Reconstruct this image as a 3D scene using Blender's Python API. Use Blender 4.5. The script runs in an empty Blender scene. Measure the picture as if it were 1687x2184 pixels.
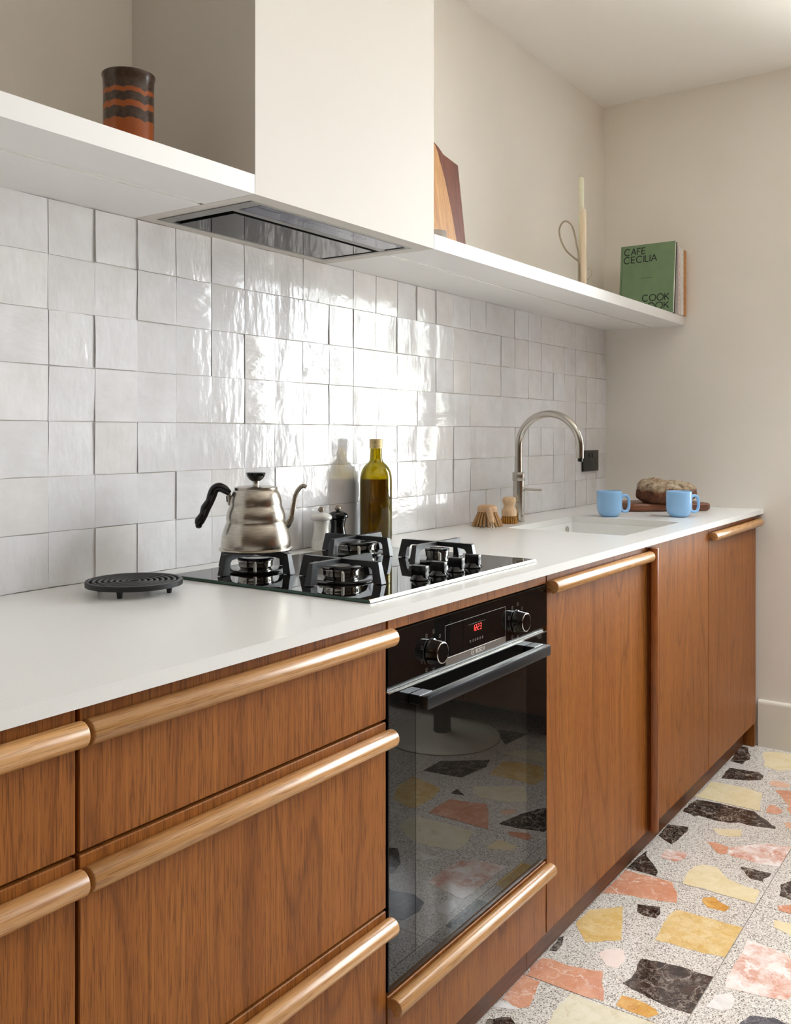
import bpy, bmesh, math, random
from mathutils import Vector, Matrix, noise
random.seed(7)
S = bpy.context.scene
COL = S.collection
PI = math.pi

# ------------------------------------------------------------------ camera, world, light, exposure
CAMX, CAMY, CAMZ, YAW, FPX = -3.6414, -1.4792, 1.1708, 0.60996, 1970.0
cd = bpy.data.cameras.new('camera'); cam = bpy.data.objects.new('camera', cd); COL.objects.link(cam)
cam.location = (CAMX, CAMY, CAMZ); cam.rotation_euler = (PI/2, 0, YAW - PI/2)
cd.sensor_fit = 'HORIZONTAL'; cd.sensor_width = 36.0; cd.lens = FPX*36.0/1687.0
cd.shift_y = (926.59 - 1092.0)/1687.0; cd.clip_start = .02
S.camera = cam

S.view_settings.view_transform = 'Standard'; S.view_settings.look = 'None'
S.view_settings.gamma = 1.0; S.view_settings.use_curve_mapping = False
S.view_settings.exposure = 0.0
try:
    S.cycles.max_bounces = 14; S.cycles.diffuse_bounces = 8; S.cycles.glossy_bounces = 6
    S.cycles.transmission_bounces = 10; S.cycles.transparent_max_bounces = 12
    S.cycles.use_denoising = True; S.cycles.sample_clamp_indirect = 12.0
    S.cycles.caustics_reflective = True; S.cycles.caustics_refractive = False
except Exception:
    pass

SKY = 28.5
W = bpy.data.worlds.new('daylight'); S.world = W; W.use_nodes = True
wn = W.node_tree; wn.nodes.clear()
wo = wn.nodes.new('ShaderNodeOutputWorld'); wb = wn.nodes.new('ShaderNodeBackground')
wt = wn.nodes.new('ShaderNodeTexCoord'); ws = wn.nodes.new('ShaderNodeSeparateXYZ'); wr = wn.nodes.new('ShaderNodeValToRGB')
wm = wn.nodes.new('ShaderNodeMath'); wm.operation = 'MULTIPLY_ADD'; wm.inputs[1].default_value = .5; wm.inputs[2].default_value = .5
wn.links.new(wt.outputs['Generated'], ws.inputs[0]); wn.links.new(ws.outputs['Z'], wm.inputs[0]); wn.links.new(wm.outputs[0], wr.inputs[0])
e = wr.color_ramp.elements
e[0].position = .46; e[0].color = (.95, .93, .88, 1); e[1].position = .54; e[1].color = (.90, .96, 1, 1)
wn.links.new(wr.outputs[0], wb.inputs[0]); wb.inputs[1].default_value = SKY; wn.links.new(wb.outputs[0], wo.inputs[0])

# window openings, the roof one added for fill light: (plane, a0, a1, z0, z1)
WIN1 = (-2.90, -0.88, .74, 2.46)      # garden window in wall_right (x = 0): y range, z range
FILLWIN = (-1.05, -0.12, -2.90, -1.40)   # invented roof opening, added out of view for fill light: x range, y range
YF, XL, ZC = -5.2, -5.6, 2.529        # front wall, left wall, ceiling
def portal(name, loc, rot, sx, sy):
    l = bpy.data.lights.new(name, 'AREA'); l.shape = 'RECTANGLE'; l.size = sx; l.size_y = sy
    o = bpy.data.objects.new(name, l); COL.objects.link(o); o.location = loc; o.rotation_euler = rot
    l.cycles.is_portal = True
    return o
portal('window_daylight', (.20, (WIN1[0]+WIN1[1])/2, (WIN1[2]+WIN1[3])/2), (0, PI/2, 0), WIN1[3]-WIN1[2], WIN1[1]-WIN1[0])

portal('added_roof_fill', ((FILLWIN[0]+FILLWIN[1])/2, (FILLWIN[2]+FILLWIN[3])/2, ZC+.16), (0, 0, 0), FILLWIN[1]-FILLWIN[0], FILLWIN[3]-FILLWIN[2])

# ------------------------------------------------------------------ geometry helper
class G:
    def __init__(s): s.v = []; s.f = []
    def add(s, vs, fs):
        o = len(s.v); s.v += [tuple(v) for v in vs]; s.f += [tuple(i+o for i in f) for f in fs]; return s
    def box(s, x0, x1, y0, y1, z0, z1, bev=0, seg=2):
        vs = [(x0,y0,z0),(x1,y0,z0),(x1,y1,z0),(x0,y1,z0),(x0,y0,z1),(x1,y0,z1),(x1,y1,z1),(x0,y1,z1)]
        fs = [(0,3,2,1),(4,5,6,7),(0,1,5,4),(1,2,6,5),(2,3,7,6),(3,0,4,7)]
        if not bev: return s.add(vs, fs)
        bm = bmesh.new(); b = [bm.verts.new(v) for v in vs]
        for f in fs: bm.faces.new([b[i] for i in f])
        bmesh.ops.bevel(bm, geom=list(bm.edges), offset=bev, segments=seg, profile=.6, affect='EDGES')
        return s.addbm(bm)
    def addbm(s, bm):
        bm.verts.index_update()
        s.add([v.co[:] for v in bm.verts], [[v.index for v in f.verts] for f in bm.faces]); bm.free(); return s
    def lathe(s, prof, n=32, c=(0,0,0), a0=0):
        vs, fs, rings = [], [], []
        for r, z in prof:
            if r < 1e-6: rings.append([len(vs)]); vs.append((c[0], c[1], c[2]+z))
            else:
                rings.append(list(range(len(vs), len(vs)+n)))
                vs += [(c[0]+r*math.cos(a0+2*PI*k/n), c[1]+r*math.sin(a0+2*PI*k/n), c[2]+z) for k in range(n)]
        for a, b in zip(rings, rings[1:]):
            for k in range(n):
                k2 = (k+1) % n
                if len(a) == 1 and len(b) == 1: continue
                if len(a) == 1: fs.append((a[0], b[k2], b[k]))
                elif len(b) == 1: fs.append((a[k], a[k2], b[0]))
                else: fs.append((a[k], a[k2], b[k2], b[k]))
        return s.add(vs, fs)
    def tube(s, pts, rad, n=12, closed=False, cap=True):
        pts = [Vector(p) for p in pts]; m = len(pts)
        if not hasattr(rad, '__len__'): rad = [rad]*m
        T = []
        for i in range(m):
            a = pts[i-1] if (i > 0 or closed) else pts[i]; b = pts[(i+1) % m] if (i < m-1 or closed) else pts[i]
            T.append((b-a).normalized())
        up = Vector((0,0,1)) if abs(T[0].z) < .9 else Vector((1,0,0))
        N = (up - T[0]*up.dot(T[0])).normalized(); vs = []
        for i in range(m):
            N = (N - T[i]*N.dot(T[i])).normalized(); B = T[i].cross(N)
            for k in range(n):
                a = 2*PI*k/n; vs.append(pts[i] + (N*math.cos(a)+B*math.sin(a))*rad[i])
        fs = []
        for i in range(m if closed else m-1):
            j = (i+1) % m
            for k in range(n):
                k2 = (k+1) % n; fs.append((i*n+k, i*n+k2, j*n+k2, j*n+k))
        if cap and not closed:
            fs.append(tuple(range(n-1, -1, -1))); fs.append(tuple((m-1)*n+k for k in range(n)))
        return s.add(vs, fs)
    def prism(s, poly, h0, h1, fn=None):
        fn = fn or (lambda a, b, h: (a, b, h)); n = len(poly)
        vs = [fn(a, b, h0) for a, b in poly] + [fn(a, b, h1) for a, b in poly]
        fs = [tuple(range(n-1, -1, -1)), tuple(range(n, 2*n))] + [(i, (i+1) % n, n+(i+1) % n, n+i) for i in range(n)]
        return s.add(vs, fs)
    def stroke(s, pts, w, fn, h=.0003):
        """flat stroke of width w along 2-D points"""
        n = len(pts); L, R = [], []
        for i in range(n):
            a = pts[max(i-1, 0)]; b = pts[min(i+1, n-1)]
            dx, dy = b[0]-a[0], b[1]-a[1]; l = math.hypot(dx, dy) or 1
            nx, ny = -dy/l*w/2, dx/l*w/2
            L.append((pts[i][0]+nx, pts[i][1]+ny)); R.append((pts[i][0]-nx, pts[i][1]-ny))
        vs = [fn(a, b, h) for a, b in L] + [fn(a, b, h) for a, b in R]
        return s.add(vs, [(i, i+1, n+i+1, n+i) for i in range(n-1)])
    def xf(s, M):
        s.v = [tuple(M @ Vector(v)) for v in s.v]; return s

def obj(name, g, mat, parent=None, angle=40, loc=None, kind=None, label=None):
    me = bpy.data.meshes.new(name); me.from_pydata(g.v, [], g.f)
    bm = bmesh.new(); bm.from_mesh(me); bmesh.ops.recalc_face_normals(bm, faces=bm.faces); bm.to_mesh(me); bm.free()
    for m in (mat if isinstance(mat, (list, tuple)) else [mat]): me.materials.append(m)
    if angle:
        me.polygons.foreach_set('use_smooth', [True]*len(me.polygons)); me.set_sharp_from_angle(angle=math.radians(angle))
    me.update()
    o = bpy.data.objects.new(name, me); COL.objects.link(o)
    if parent: o.parent = parent
    if loc: o.location = loc
    if kind: o['kind'] = kind
    if label: o['label'] = label
    return o
def tag(o, label, cat, group=None):
    o['label'] = label; o['category'] = cat
    if group: o['group'] = group
    return o
def thing(name, label, cat, loc=(0,0,0), group=None, rot=0):
    o = bpy.data.objects.new(name, None); COL.objects.link(o); o.location = loc; o.rotation_euler = (0,0,rot)
    o.empty_display_size = .05
    return tag(o, label, cat, group)
def text(name, body, size, mat, parent, loc, rot, depth=.0002, align='LEFT', space=1.0):
    c = bpy.data.curves.new(name, 'FONT'); c.body = body; c.size = size; c.extrude = depth; c.align_x = align; c.space_character = space
    t = bpy.data.objects.new(name, c); COL.objects.link(t)
    dg = bpy.context.evaluated_depsgraph_get(); me = bpy.data.meshes.new_from_object(t.evaluated_get(dg))
    bpy.data.objects.remove(t); me.materials.clear(); me.materials.append(mat)
    o = bpy.data.objects.new(name, me); COL.objects.link(o); o.parent = parent; o.location = loc; o.rotation_euler = rot
    return o

# ------------------------------------------------------------------ materials
def lin(c):
    return tuple((x/12.92 if x <= .04045 else ((x+.055)/1.055)**2.4) for x in [v/255 for v in c]) + (1,)
class M:
    def __init__(s, name):
        s.m = bpy.data.materials.new(name); s.m.use_nodes = True; s.t = s.m.node_tree; s.t.nodes.clear()
        s.o = s.n('OutputMaterial'); s.b = s.n('BsdfPrincipled'); s.l(s.b.outputs[0], s.o.inputs[0])
    def n(s, k, **kw):
        x = s.t.nodes.new('ShaderNode'+k)
        for a, v in kw.items():
            if a.startswith('i_'): x.inputs[int(a[2:]) if a[2:].isdigit() else a[2:].replace('_', ' ')].default_value = v
            else: setattr(x, a, v)
        return x
    def l(s, a, b): s.t.links.new(a, b)
    def set(s, **kw):
        for k, v in kw.items(): s.b.inputs[k.replace('_', ' ')].default_value = v
        return s
    def coords(s, rnd=True, scale=(1,1,1)):
        tc = s.n('TexCoord'); out = tc.outputs['Object']
        if rnd:
            oi = s.n('ObjectInfo'); m = s.n('Math', operation='MULTIPLY', i_1=37.0); s.l(oi.outputs['Random'], m.inputs[0])
            a = s.n('VectorMath', operation='ADD'); s.l(out, a.inputs[0]); s.l(m.outputs[0], a.inputs[1]); out = a.outputs[0]
        return out
    def scaled(s, co, sc):
        a = s.n('VectorMath', operation='MULTIPLY'); s.l(co, a.inputs[0]); a.inputs[1].default_value = sc; return a.outputs[0]
    def noise(s, co, scale, detail=2, rough=.5, dist=0):
        x = s.n('TexNoise'); x.inputs['Scale'].default_value = scale; x.inputs['Detail'].default_value = detail
        x.inputs['Roughness'].default_value = rough; x.inputs['Distortion'].default_value = dist; s.l(co, x.inputs['Vector']); return x.outputs['Fac']
    def ramp(s, fac, *stops, interp='LINEAR'):
        r = s.n('ValToRGB'); r.color_ramp.interpolation = interp; e = r.color_ramp.elements
        while len(e) < len(stops): e.new(.5)
        for x, (p, c) in zip(e, stops):
            x.position = p; x.color = c if hasattr(c, '__len__') else (c, c, c, 1)
        s.l(fac, r.inputs[0]); return r.outputs[0]
    def mix(s, fac, a, b, mode='MIX'):
        x = s.n('Mix', data_type='RGBA', blend_type=mode)
        for v, i in ((fac, 0), (a, 6), (b, 7)):
            if hasattr(v, 'links'): s.l(v, x.inputs[i])
            else: x.inputs[i].default_value = v
        return x.outputs[2]
    def math(s, op, a, b=0.0):
        x = s.n('Math', operation=op)
        for v, i in ((a, 0), (b, 1)):
            if hasattr(v, 'links'): s.l(v, x.inputs[i])
            else: x.inputs[i].default_value = v
        return x.outputs[0]
    def bump(s, h, strength, dist=.001):
        x = s.n('Bump'); x.inputs['Strength'].default_value = strength; x.inputs['Distance'].default_value = dist
        s.l(h, x.inputs['Height']); s.l(x.outputs[0], s.b.inputs['Normal']); return s
    def color(s, c): s.l(c, s.b.inputs['Base Color']); return s
def plain(name, c, rough=.5, metal=0, **kw):
    m = M(name); m.set(Base_Color=lin(c), Roughness=rough, Metallic=metal, **kw); return m.m

def wood(name, dark, mid, light, axis='Z', rough=.36, rings=16, ringamt=.45, spec=.5):
    m = M(name); co = m.coords()
    ai = 'XYZ'.index(axis)
    def sc(along, across): v = [across]*3; v[ai] = along; return m.scaled(co, tuple(v))
    big = m.noise(sc(.55, 5.0), 1.0, 2, .45, .25)
    ring = m.math('PINGPONG', m.math('MULTIPLY', big, rings), 1.0)
    line = m.ramp(ring, (0, 1.0), (.07, .6), (.20, .12), (.34, 0.0))
    fib = m.noise(sc(2.6, 300), 1.0, 4, .65)
    band = m.noise(sc(.8, 28), 1.0, 3, .6)
    pore = m.ramp(m.noise(sc(22, 620), 1.0, 2, .5), (.0, 1.0), (.39, .9), (.46, 0.0))
    c = m.mix(band, lin(mid), lin(light)); 
    c = m.mix(m.ramp(fib, (.34, 0.0), (.66, 1.0)), m.mix(.42, c, lin(dark)), c)
    pl = m.math('MULTIPLY', m.math('MAXIMUM', pore, m.math('MULTIPLY', line, .0)), .5)
    c = m.mix(pl, c, lin(dark))
    c = m.mix(m.math('MULTIPLY', m.math('MULTIPLY', line, m.ramp(fib, (.25, .35), (.7, 1.0))), ringamt), c, lin(dark))
    m.color(c); m.set(Roughness=rough); m.b.inputs['Specular IOR Level'].default_value = spec
    m.bump(fib, .08, .0006)
    return m.m

M_PAINT = M('warm_white_wall_paint'); _co = M_PAINT.coords(False)
M_PAINT.color(M_PAINT.ramp(M_PAINT.noise(_co, 3.0, 3), (.3, lin((236,231,222))), (.7, lin((240,235,227))))).set(Roughness=.75).bump(M_PAINT.noise(_co, 160, 3), .05, .001); M_PAINT = M_PAINT.m
M_UMBER = plain('bounce_dimming_umber', (84,66,50), .7)  # unseen walls set dark brown to dim bounce light on the hood side
M_HOODPAINT = plain('hood_paint_dimmed', (206,201,194), .6)  # white paint darkened in colour to offset strong light on the hood front
M_CEIL = plain('ceiling_paint', (238,236,231), .8)
M_SHELF = plain('white_satin_lacquer', (229,228,226), .42)
M_TRIM = plain('skirting_paint', (226,220,208), .45)
M_GROUT = plain('grey_grout', (206,202,196), .9)
M_TOP = M('white_quartz'); _co = M_TOP.coords(False)
M_TOP.color(M_TOP.ramp(M_TOP.noise(_co, 900, 2), (.35, lin((226,225,222))), (.6, lin((234,233,230))))).set(Roughness=.24); M_TOP = M_TOP.m
M_DOOR = wood('oak_veneer_vertical', (64,27,6), (142,80,28), (180,114,52), 'Z', .42, rings=24, ringamt=.55, spec=.22)
M_DOORH = wood('oak_veneer_horizontal', (60,30,10), (112,64,28), (136,82,40), 'X', .42, spec=.3)
M_DOWEL = wood('oak_dowel_lengthwise', (124,76,36), (192,138,82), (214,166,110), 'X', .27, rings=9, ringamt=.5, spec=.6)
M_DOWELV = wood('oak_dowel_upright', (82,38,10), (140,76,30), (168,100,46), 'Z', .32, rings=9)
M_CARC = plain('dark_carcass_board', (48,30,18), .7)
M_BLACKGLASS = M('black_glass').set(Base_Color=(.006,.0055,.005,1), Roughness=.012, IOR=1.47).m
M_BLACKGLASS2 = M('black_glass_window').set(Base_Color=(.013,.012,.010,1), Roughness=.015, IOR=1.72).m
M_BLACKMETAL = M('black_brushed_metal'); _co = M_BLACKMETAL.coords(False)
M_BLACKMETAL.set(Base_Color=(.018,.019,.022,1), Roughness=.28, Metallic=.4).bump(M_BLACKMETAL.noise(M_BLACKMETAL.scaled(_co,(30,900,900)),1,2), .12, .0005); M_BLACKMETAL = M_BLACKMETAL.m
M_IRON = M('black_enamel_iron'); _co = M_IRON.coords()
M_IRON.set(Base_Color=(.014,.014,.016,1), Roughness=.33).bump(M_IRON.noise(_co, 900, 2), .15, .0005); M_IRON = M_IRON.m
M_ENAMEL = plain('black_gloss_enamel', (14,14,15), .16)
M_PLAST = plain('black_plastic', (15,14,15), .22)
M_CHROME = plain('chrome', (215,212,205), .07, 1)
M_STEEL = M('brushed_steel'); _co = M_STEEL.coords()
M_STEEL.set(Metallic=1.0, Roughness=.26).color(M_STEEL.ramp(M_STEEL.noise(M_STEEL.scaled(_co,(40,40,900)),1,2), (.3, lin((176,170,160))), (.7, lin((208,203,194))))); M_STEEL = M_STEEL.m
M_KETTLE = M('worn_brushed_steel'); _co = M_KETTLE.coords()
_f = M_KETTLE.noise(M_KETTLE.scaled(_co,(60,60,1400)),1,2)
_c = M_KETTLE.ramp(_f, (.3, lin((168,160,148))), (.7, lin((204,197,186))))
_s = M_KETTLE.ramp(M_KETTLE.noise(_co, 30, 4, .6), (.56, 0.0), (.8, .3))
_c = M_KETTLE.mix(_s, _c, lin((136,112,84)))
M_KETTLE.color(_c).set(Metallic=1.0, Roughness=.25); M_KETTLE.bump(_f, .05, .0004); M_KETTLE = M_KETTLE.m
M_TAP = plain('satin_steel', (198,193,184), .2, 1)
M_LED = M('red_display_segments').set(Base_Color=(.2,0,0,1), Emission_Color=(1,.04,.03,1), Emission_Strength=3.0).m
M_DISPLAY = plain('display_window', (26,20,16), .1)
M_PRINT = plain('pale_grey_print', (128,126,122), .5)
M_BLUEMUG = M('sky_blue_glaze').set(Base_Color=lin((148,192,233)), Roughness=.11).m
M_MUGIN = M_BLUEMUG
M_WHITECER = plain('white_gloss_paint', (232,230,224), .18)
M_BLACKGLOSS = plain('black_gloss_paint', (10,10,11), .12)
M_BALL = plain('grey_metal_ball', (150,138,124), .32, .6)
M_INK = plain('black_ink', (16,20,16), .6)
M_WAXC = M('cream_wax').set(Base_Color=lin((240,222,196)), Roughness=.4, Subsurface_Weight=.2, Subsurface_Radius=(.01,.006,.003)).m
M_WAXG = M('pale_ivory_wax').set(Base_Color=lin((234,232,208)), Roughness=.4, Subsurface_Weight=.2, Subsurface_Radius=(.01,.008,.004)).m
M_WIRE = plain('putty_coated_wire', (172,160,140), .4, .2)
M_BEECH = wood('pale_beech', (186,144,100), (226,194,152), (236,212,178), 'Z', .5, rings=8, ringamt=.25)
M_BEECHX = wood('worn_beech', (160,118,80), (212,172,130), (226,192,154), 'X', .5, rings=8, ringamt=.3)
M_BRIST1 = plain('tan_bristle', (182,144,98), .7)
M_BRIST2 = plain('amber_bristle', (186,132,58), .7)
M_WALNUT = wood('walnut_board', (62,32,18), (112,66,40), (150,92,58), 'X', .42, rings=10, ringamt=.6)
M_REDBOARD = wood('reddish_hardwood', (70,34,24), (124,66,46), (150,86,62), 'Z', .45, rings=12, ringamt=.5)
M_TANBOARD = wood('tan_hardwood', (150,92,46), (206,150,92), (224,178,122), 'Z', .45, rings=9, ringamt=.4)
M_SOCKET = plain('black_socket_plate', (26,25,24), .35)
M_GREEN = M('green_book_cloth'); _co = M_GREEN.coords(False)
M_GREEN.color(M_GREEN.ramp(M_GREEN.noise(_co, 22, 4, .6), (.3, lin((112,138,104))), (.7, lin((120,147,111))))).set(Roughness=.6); M_GREEN = M_GREEN.m
M_PAGE = M('paper_edges'); _co = M_PAGE.coords(False)
M_PAGE.color(M_PAGE.ramp(M_PAGE.noise(M_PAGE.scaled(_co,(1500,8,8)),1,2), (.3, lin((226,226,214))), (.7, lin((240,240,230))))).set(Roughness=.8); M_PAGE = M_PAGE.m
M_SLATE = plain('slate_cover', (62,66,58), .6)
M_GREYB = plain('grey_cover', (178,176,172), .6)
M_PINKB = plain('blush_cover', (226,216,212), .6)
M_WHITEB = plain('white_cover', (232,229,224), .6)
M_ORANGEB = plain('orange_cover', (206,146,86), .6)
M_REDINK = plain('red_print', (200,92,88), .6)
M_SINK = plain('white_composite', (238,238,236), .25)
M_TIN = M('lightened_grey_paint').set(Base_Color=lin((206,202,188)), Roughness=.5, Metallic=.1).m  # foot colour lightened, standing in for light that misses the disc
M_GOLD = M('gold_screw_cap').set(Base_Color=lin((214,192,140)), Roughness=.35, Metallic=.6).m
M_OLIVEGLASS = M('olive_glass').set(Base_Color=lin((186,172,52)), Roughness=.03, IOR=1.5, Transmission_Weight=1.0).m
M_OIL = M('dark_olive_oil').set(Base_Color=lin((164,124,34)), Roughness=.05, IOR=1.3, Transmission_Weight=.75).m
M_GREENEDGE = M('green_glass_edge').set(Base_Color=lin((28,66,52)), Roughness=.1).m
# window panes: thin clear sheet that lets light straight through and reflects by angle
_m = M('window_pane'); _tr = _m.n('BsdfTransparent'); _gl = _m.n('BsdfGlossy', i_Roughness=.01); _fr = _m.n('Fresnel', i_IOR=1.45); _mx = _m.n('MixShader')
_m.l(_fr.outputs[0], _mx.inputs[0]); _m.l(_tr.outputs[0], _mx.inputs[1]); _m.l(_gl.outputs[0], _mx.inputs[2]); _m.l(_mx.outputs[0], _m.o.inputs[0]); M_PANE = _m.m

# handmade glazed wall tile
_m = M('handmade_white_glaze'); _co = _m.coords(); _oi = _m.n('ObjectInfo')
_base = _m.ramp(_oi.outputs['Random'], (0, lin((224,224,226))), (.5, lin((232,232,236))), (1, lin((227,225,224))))
_cl = _m.ramp(_m.noise(_co, 14, 4, .6), (.35, 0.0), (.75, .5))
_m.color(_m.mix(_cl, _base, lin((204,200,198)))); _m.set(Roughness=.085, IOR=1.36)
_h = _m.math('ADD', _m.math('MULTIPLY', _m.noise(_m.scaled(_co,(34,34,16)), 1, 2, .5), 1.0), _m.math('ADD', _m.math('MULTIPLY', _m.noise(_m.scaled(_co,(75,75,26)), 1, 3, .55), .34), _m.math('MULTIPLY', _m.noise(_co, 150, 2), .07)))
_pit = _m.ramp(_m.noise(_co, 230, 1), (.0, 0.0), (.24, 0.0), (.28, 1.0))
_h = _m.math('ADD', _h, _m.math('MULTIPLY', _pit, .06))
_m.bump(_h, .55, .0022); M_TILE = _m.m

# terrazzo ground and the marbles set in it
_m = M('speckled_terrazzo'); _co = _m.coords()
_v = _m.n('TexVoronoi', feature='F1'); _v.inputs['Scale'].default_value = 430; _m.l(_co, _v.inputs['Vector'])
_sp = _m.n('SeparateColor'); _m.l(_v.outputs['Color'], _sp.inputs[0])
_c = _m.ramp(_sp.outputs[0], (0, lin((120,108,100))), (.10, lin((176,166,156))), (.26, lin((213,205,195))), (.55, lin((233,227,219))), interp='CONSTANT')
_v2 = _m.n('TexVoronoi', feature='F1'); _v2.inputs['Scale'].default_value = 950; _m.l(_co, _v2.inputs['Vector'])
_sp2 = _m.n('SeparateColor'); _m.l(_v2.outputs['Color'], _sp2.inputs[0])
_c = _m.mix(_m.ramp(_sp2.outputs[1], (0, .5), (.18, 0.0), interp='CONSTANT'), _c, lin((124,112,104)))
_m.color(_c).set(Roughness=.14, IOR=1.40); M_TERR = _m.m
def marble(name, c1, c2, vein, vs=18, vw=.04, va=.9, cloud=22, rough=.12):
    m = M(name); co = m.coords(); w = m.n('TexNoise'); w.inputs['Scale'].default_value = 22; w.inputs['Detail'].default_value = 5; w.inputs['Roughness'].default_value = .65; m.l(co, w.inputs['Vector'])
    d = m.n('VectorMath', operation='MULTIPLY_ADD'); m.l(w.outputs['Color'], d.inputs[0]); d.inputs[1].default_value = (.085,.085,.085); m.l(co, d.inputs[2])
    base = m.mix(m.ramp(m.noise(d.outputs[0], cloud, 5, .65), (.38, 0.0), (.62, 1.0)), lin(c1), lin(c2))
    tot = None
    for k, (sc, wd, a) in enumerate(((vs, vw, 1.0), (vs*2.6, vw*1.3, .6))):
        v = m.n('TexVoronoi', feature='DISTANCE_TO_EDGE'); v.inputs['Scale'].default_value = sc; m.l(d.outputs[0], v.inputs['Vector'])
        ln = m.math('MULTIPLY', m.ramp(v.outputs['Distance'], (0, 1.0), (wd*.4, .55), (wd, .0)), m.math('MULTIPLY', m.ramp(m.noise(d.outputs[0], 30+20*k, 4, .6), (.42, 0.0), (.6, 1.0)), va*a))
        tot = ln if tot is None else m.math('MAXIMUM', tot, ln)
    m.color(m.mix(tot, base, lin(vein))).set(Roughness=rough, IOR=1.42); return m.m
MARB = {
 'dark': marble('dark_brown_marble', (32,24,21), (70,54,46), (196,182,168), 24, .07, .8, 34),
 'grey': marble('blue_grey_marble', (62,60,68), (108,102,108), (200,196,198), 22, .06, .6, 30),
 'yellow': marble('pale_yellow_marble', (226,208,164), (234,220,186), (206,176,116), 12, .04, .45),
 'gold': marble('golden_marble', (218,180,112), (230,206,156), (170,122,60), 30, .06, .55),
 'orange': marble('amber_marble', (208,148,72), (228,182,108), (146,92,40), 30, .06, .5),
 'cream': marble('cream_marble', (218,208,178), (228,220,198), (190,168,124), 12, .04, .45),
 'coral': marble('coral_marble', (204,138,106), (220,162,132), (242,228,218), 11, .03, .9, 16),
 'breccia': marble('coral_and_white_marble', (208,142,116), (238,226,218), (246,240,236), 13, .10, 1.0, 14),
 'pink': marble('pale_pink_marble', (228,206,196), (236,218,210), (244,232,226), 12, .03, .5),
 'white': marble('white_breccia_marble', (222,216,212), (238,234,230), (206,176,158), 16, .04, .5),
 'peach': marble('peach_marble', (220,170,140), (228,186,160), (242,226,212), 14, .03, .6),
}

# ------------------------------------------------------------------ the room
def struct(name, g, mat, angle=30): return obj(name, g, mat, None, angle, kind='structure')
WB = struct('wall_back', G().box(XL-.2, .2, .01, .2, 0, ZC), M_PAINT)
g = G(); y0, y1, z0, z1 = WIN1
g.box(0, .24, y1, .2, 0, ZC); g.box(0, .24, YF-.24, y0, 0, ZC); g.box(0, .24, y0, y1, 0, z0); g.box(0, .24, y0, y1, z1, ZC)
WR = struct('wall_right', g, M_PAINT)
WF = struct('wall_front', G().box(XL-.2, .0, YF-.24, YF, 0, ZC), M_UMBER)
struct('wall_left', G().box(XL-.2, XL, YF, .01, 0, ZC), M_UMBER)
g = G(); x0, x1, y0, y1 = FILLWIN
g.box(XL-.2, .24, y1, .2, ZC, ZC+.15); g.box(XL-.2, .24, YF-.24, y0, ZC, ZC+.15); g.box(XL-.2, x0, y0, y1, ZC, ZC+.15); g.box(x1, .24, y0, y1, ZC, ZC+.15)
struct('ceiling', g, M_CEIL)
FL = struct('floor', G().box(XL-.2, .24, YF-.24, .2, -.12, -.008), M_GROUT)
# windows
def window(name, mull, a0, a1, z0, z1, fn):
    w = obj(name, frame_ring(a0, a1, z0, z1, .05, fn), M_SHELF, None, 30, kind='structure')
    n = mull; st = (a1-a0-.1+.0)/n
    for k in range(n):
        b0 = a0+.05+k*st; g = frame_ring(b0, b0+st, z0+.05, z1-.05, .045, fn, .02)
        s_ = obj('sash', g, M_SHELF, w, 30)
        p = G().prism([(b0+.045, z0+.095), (b0+st-.045, z0+.095), (b0+st-.045, z1-.095), (b0+.045, z1-.095)], .045, .049, fn)
        obj('window_pane', p, M_PANE, s_, 0)
    return w
def frame_ring(a0, a1, z0, z1, t, fn, d=.0):
    g = G()
    for (p, q, r, s) in ((a0, a0+t, z0, z1), (a1-t, a1, z0, z1), (a0+t, a1-t, z0, z0+t), (a0+t, a1-t, z1-t, z1)):
        g.prism([(p, r), (q, r), (q, s), (p, s)], .02+d, .08-d, fn)
    return g
window('window_1', 3, *WIN1, lambda a, b, h: (.06+h, a, b))
window('added_fill_skylight', 2, *FILLWIN, lambda a, b, h: (a, b, ZC+.05+h))
# baseboard on the end wall, with a rounded top edge
def skirting(name, a0, a1, fn):
    prof = [(0,0), (.016,0), (.016,.160), (.0145,.167), (.011,.1715), (.006,.173), (0,.173)]
    n = len(prof); g = G(); vs = [fn(d, z, a0) for d, z in prof] + [fn(d, z, a1) for d, z in prof]
    g.add(vs, [tuple(range(n)), tuple(range(2*n-1, n-1, -1))] + [(i, (i+1) % n, n+(i+1) % n, n+i) for i in range(n)])
    return struct(name, g, M_TRIM, 50)
skirting('baseboard_right', YF, -.607, lambda d, z, a: (-d, a, z))
skirting('baseboard_front', XL, -2.3, lambda d, z, a: (a, YF+d, z))
skirting('baseboard_left', YF, .01, lambda d, z, a: (XL+d, a, z))

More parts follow.
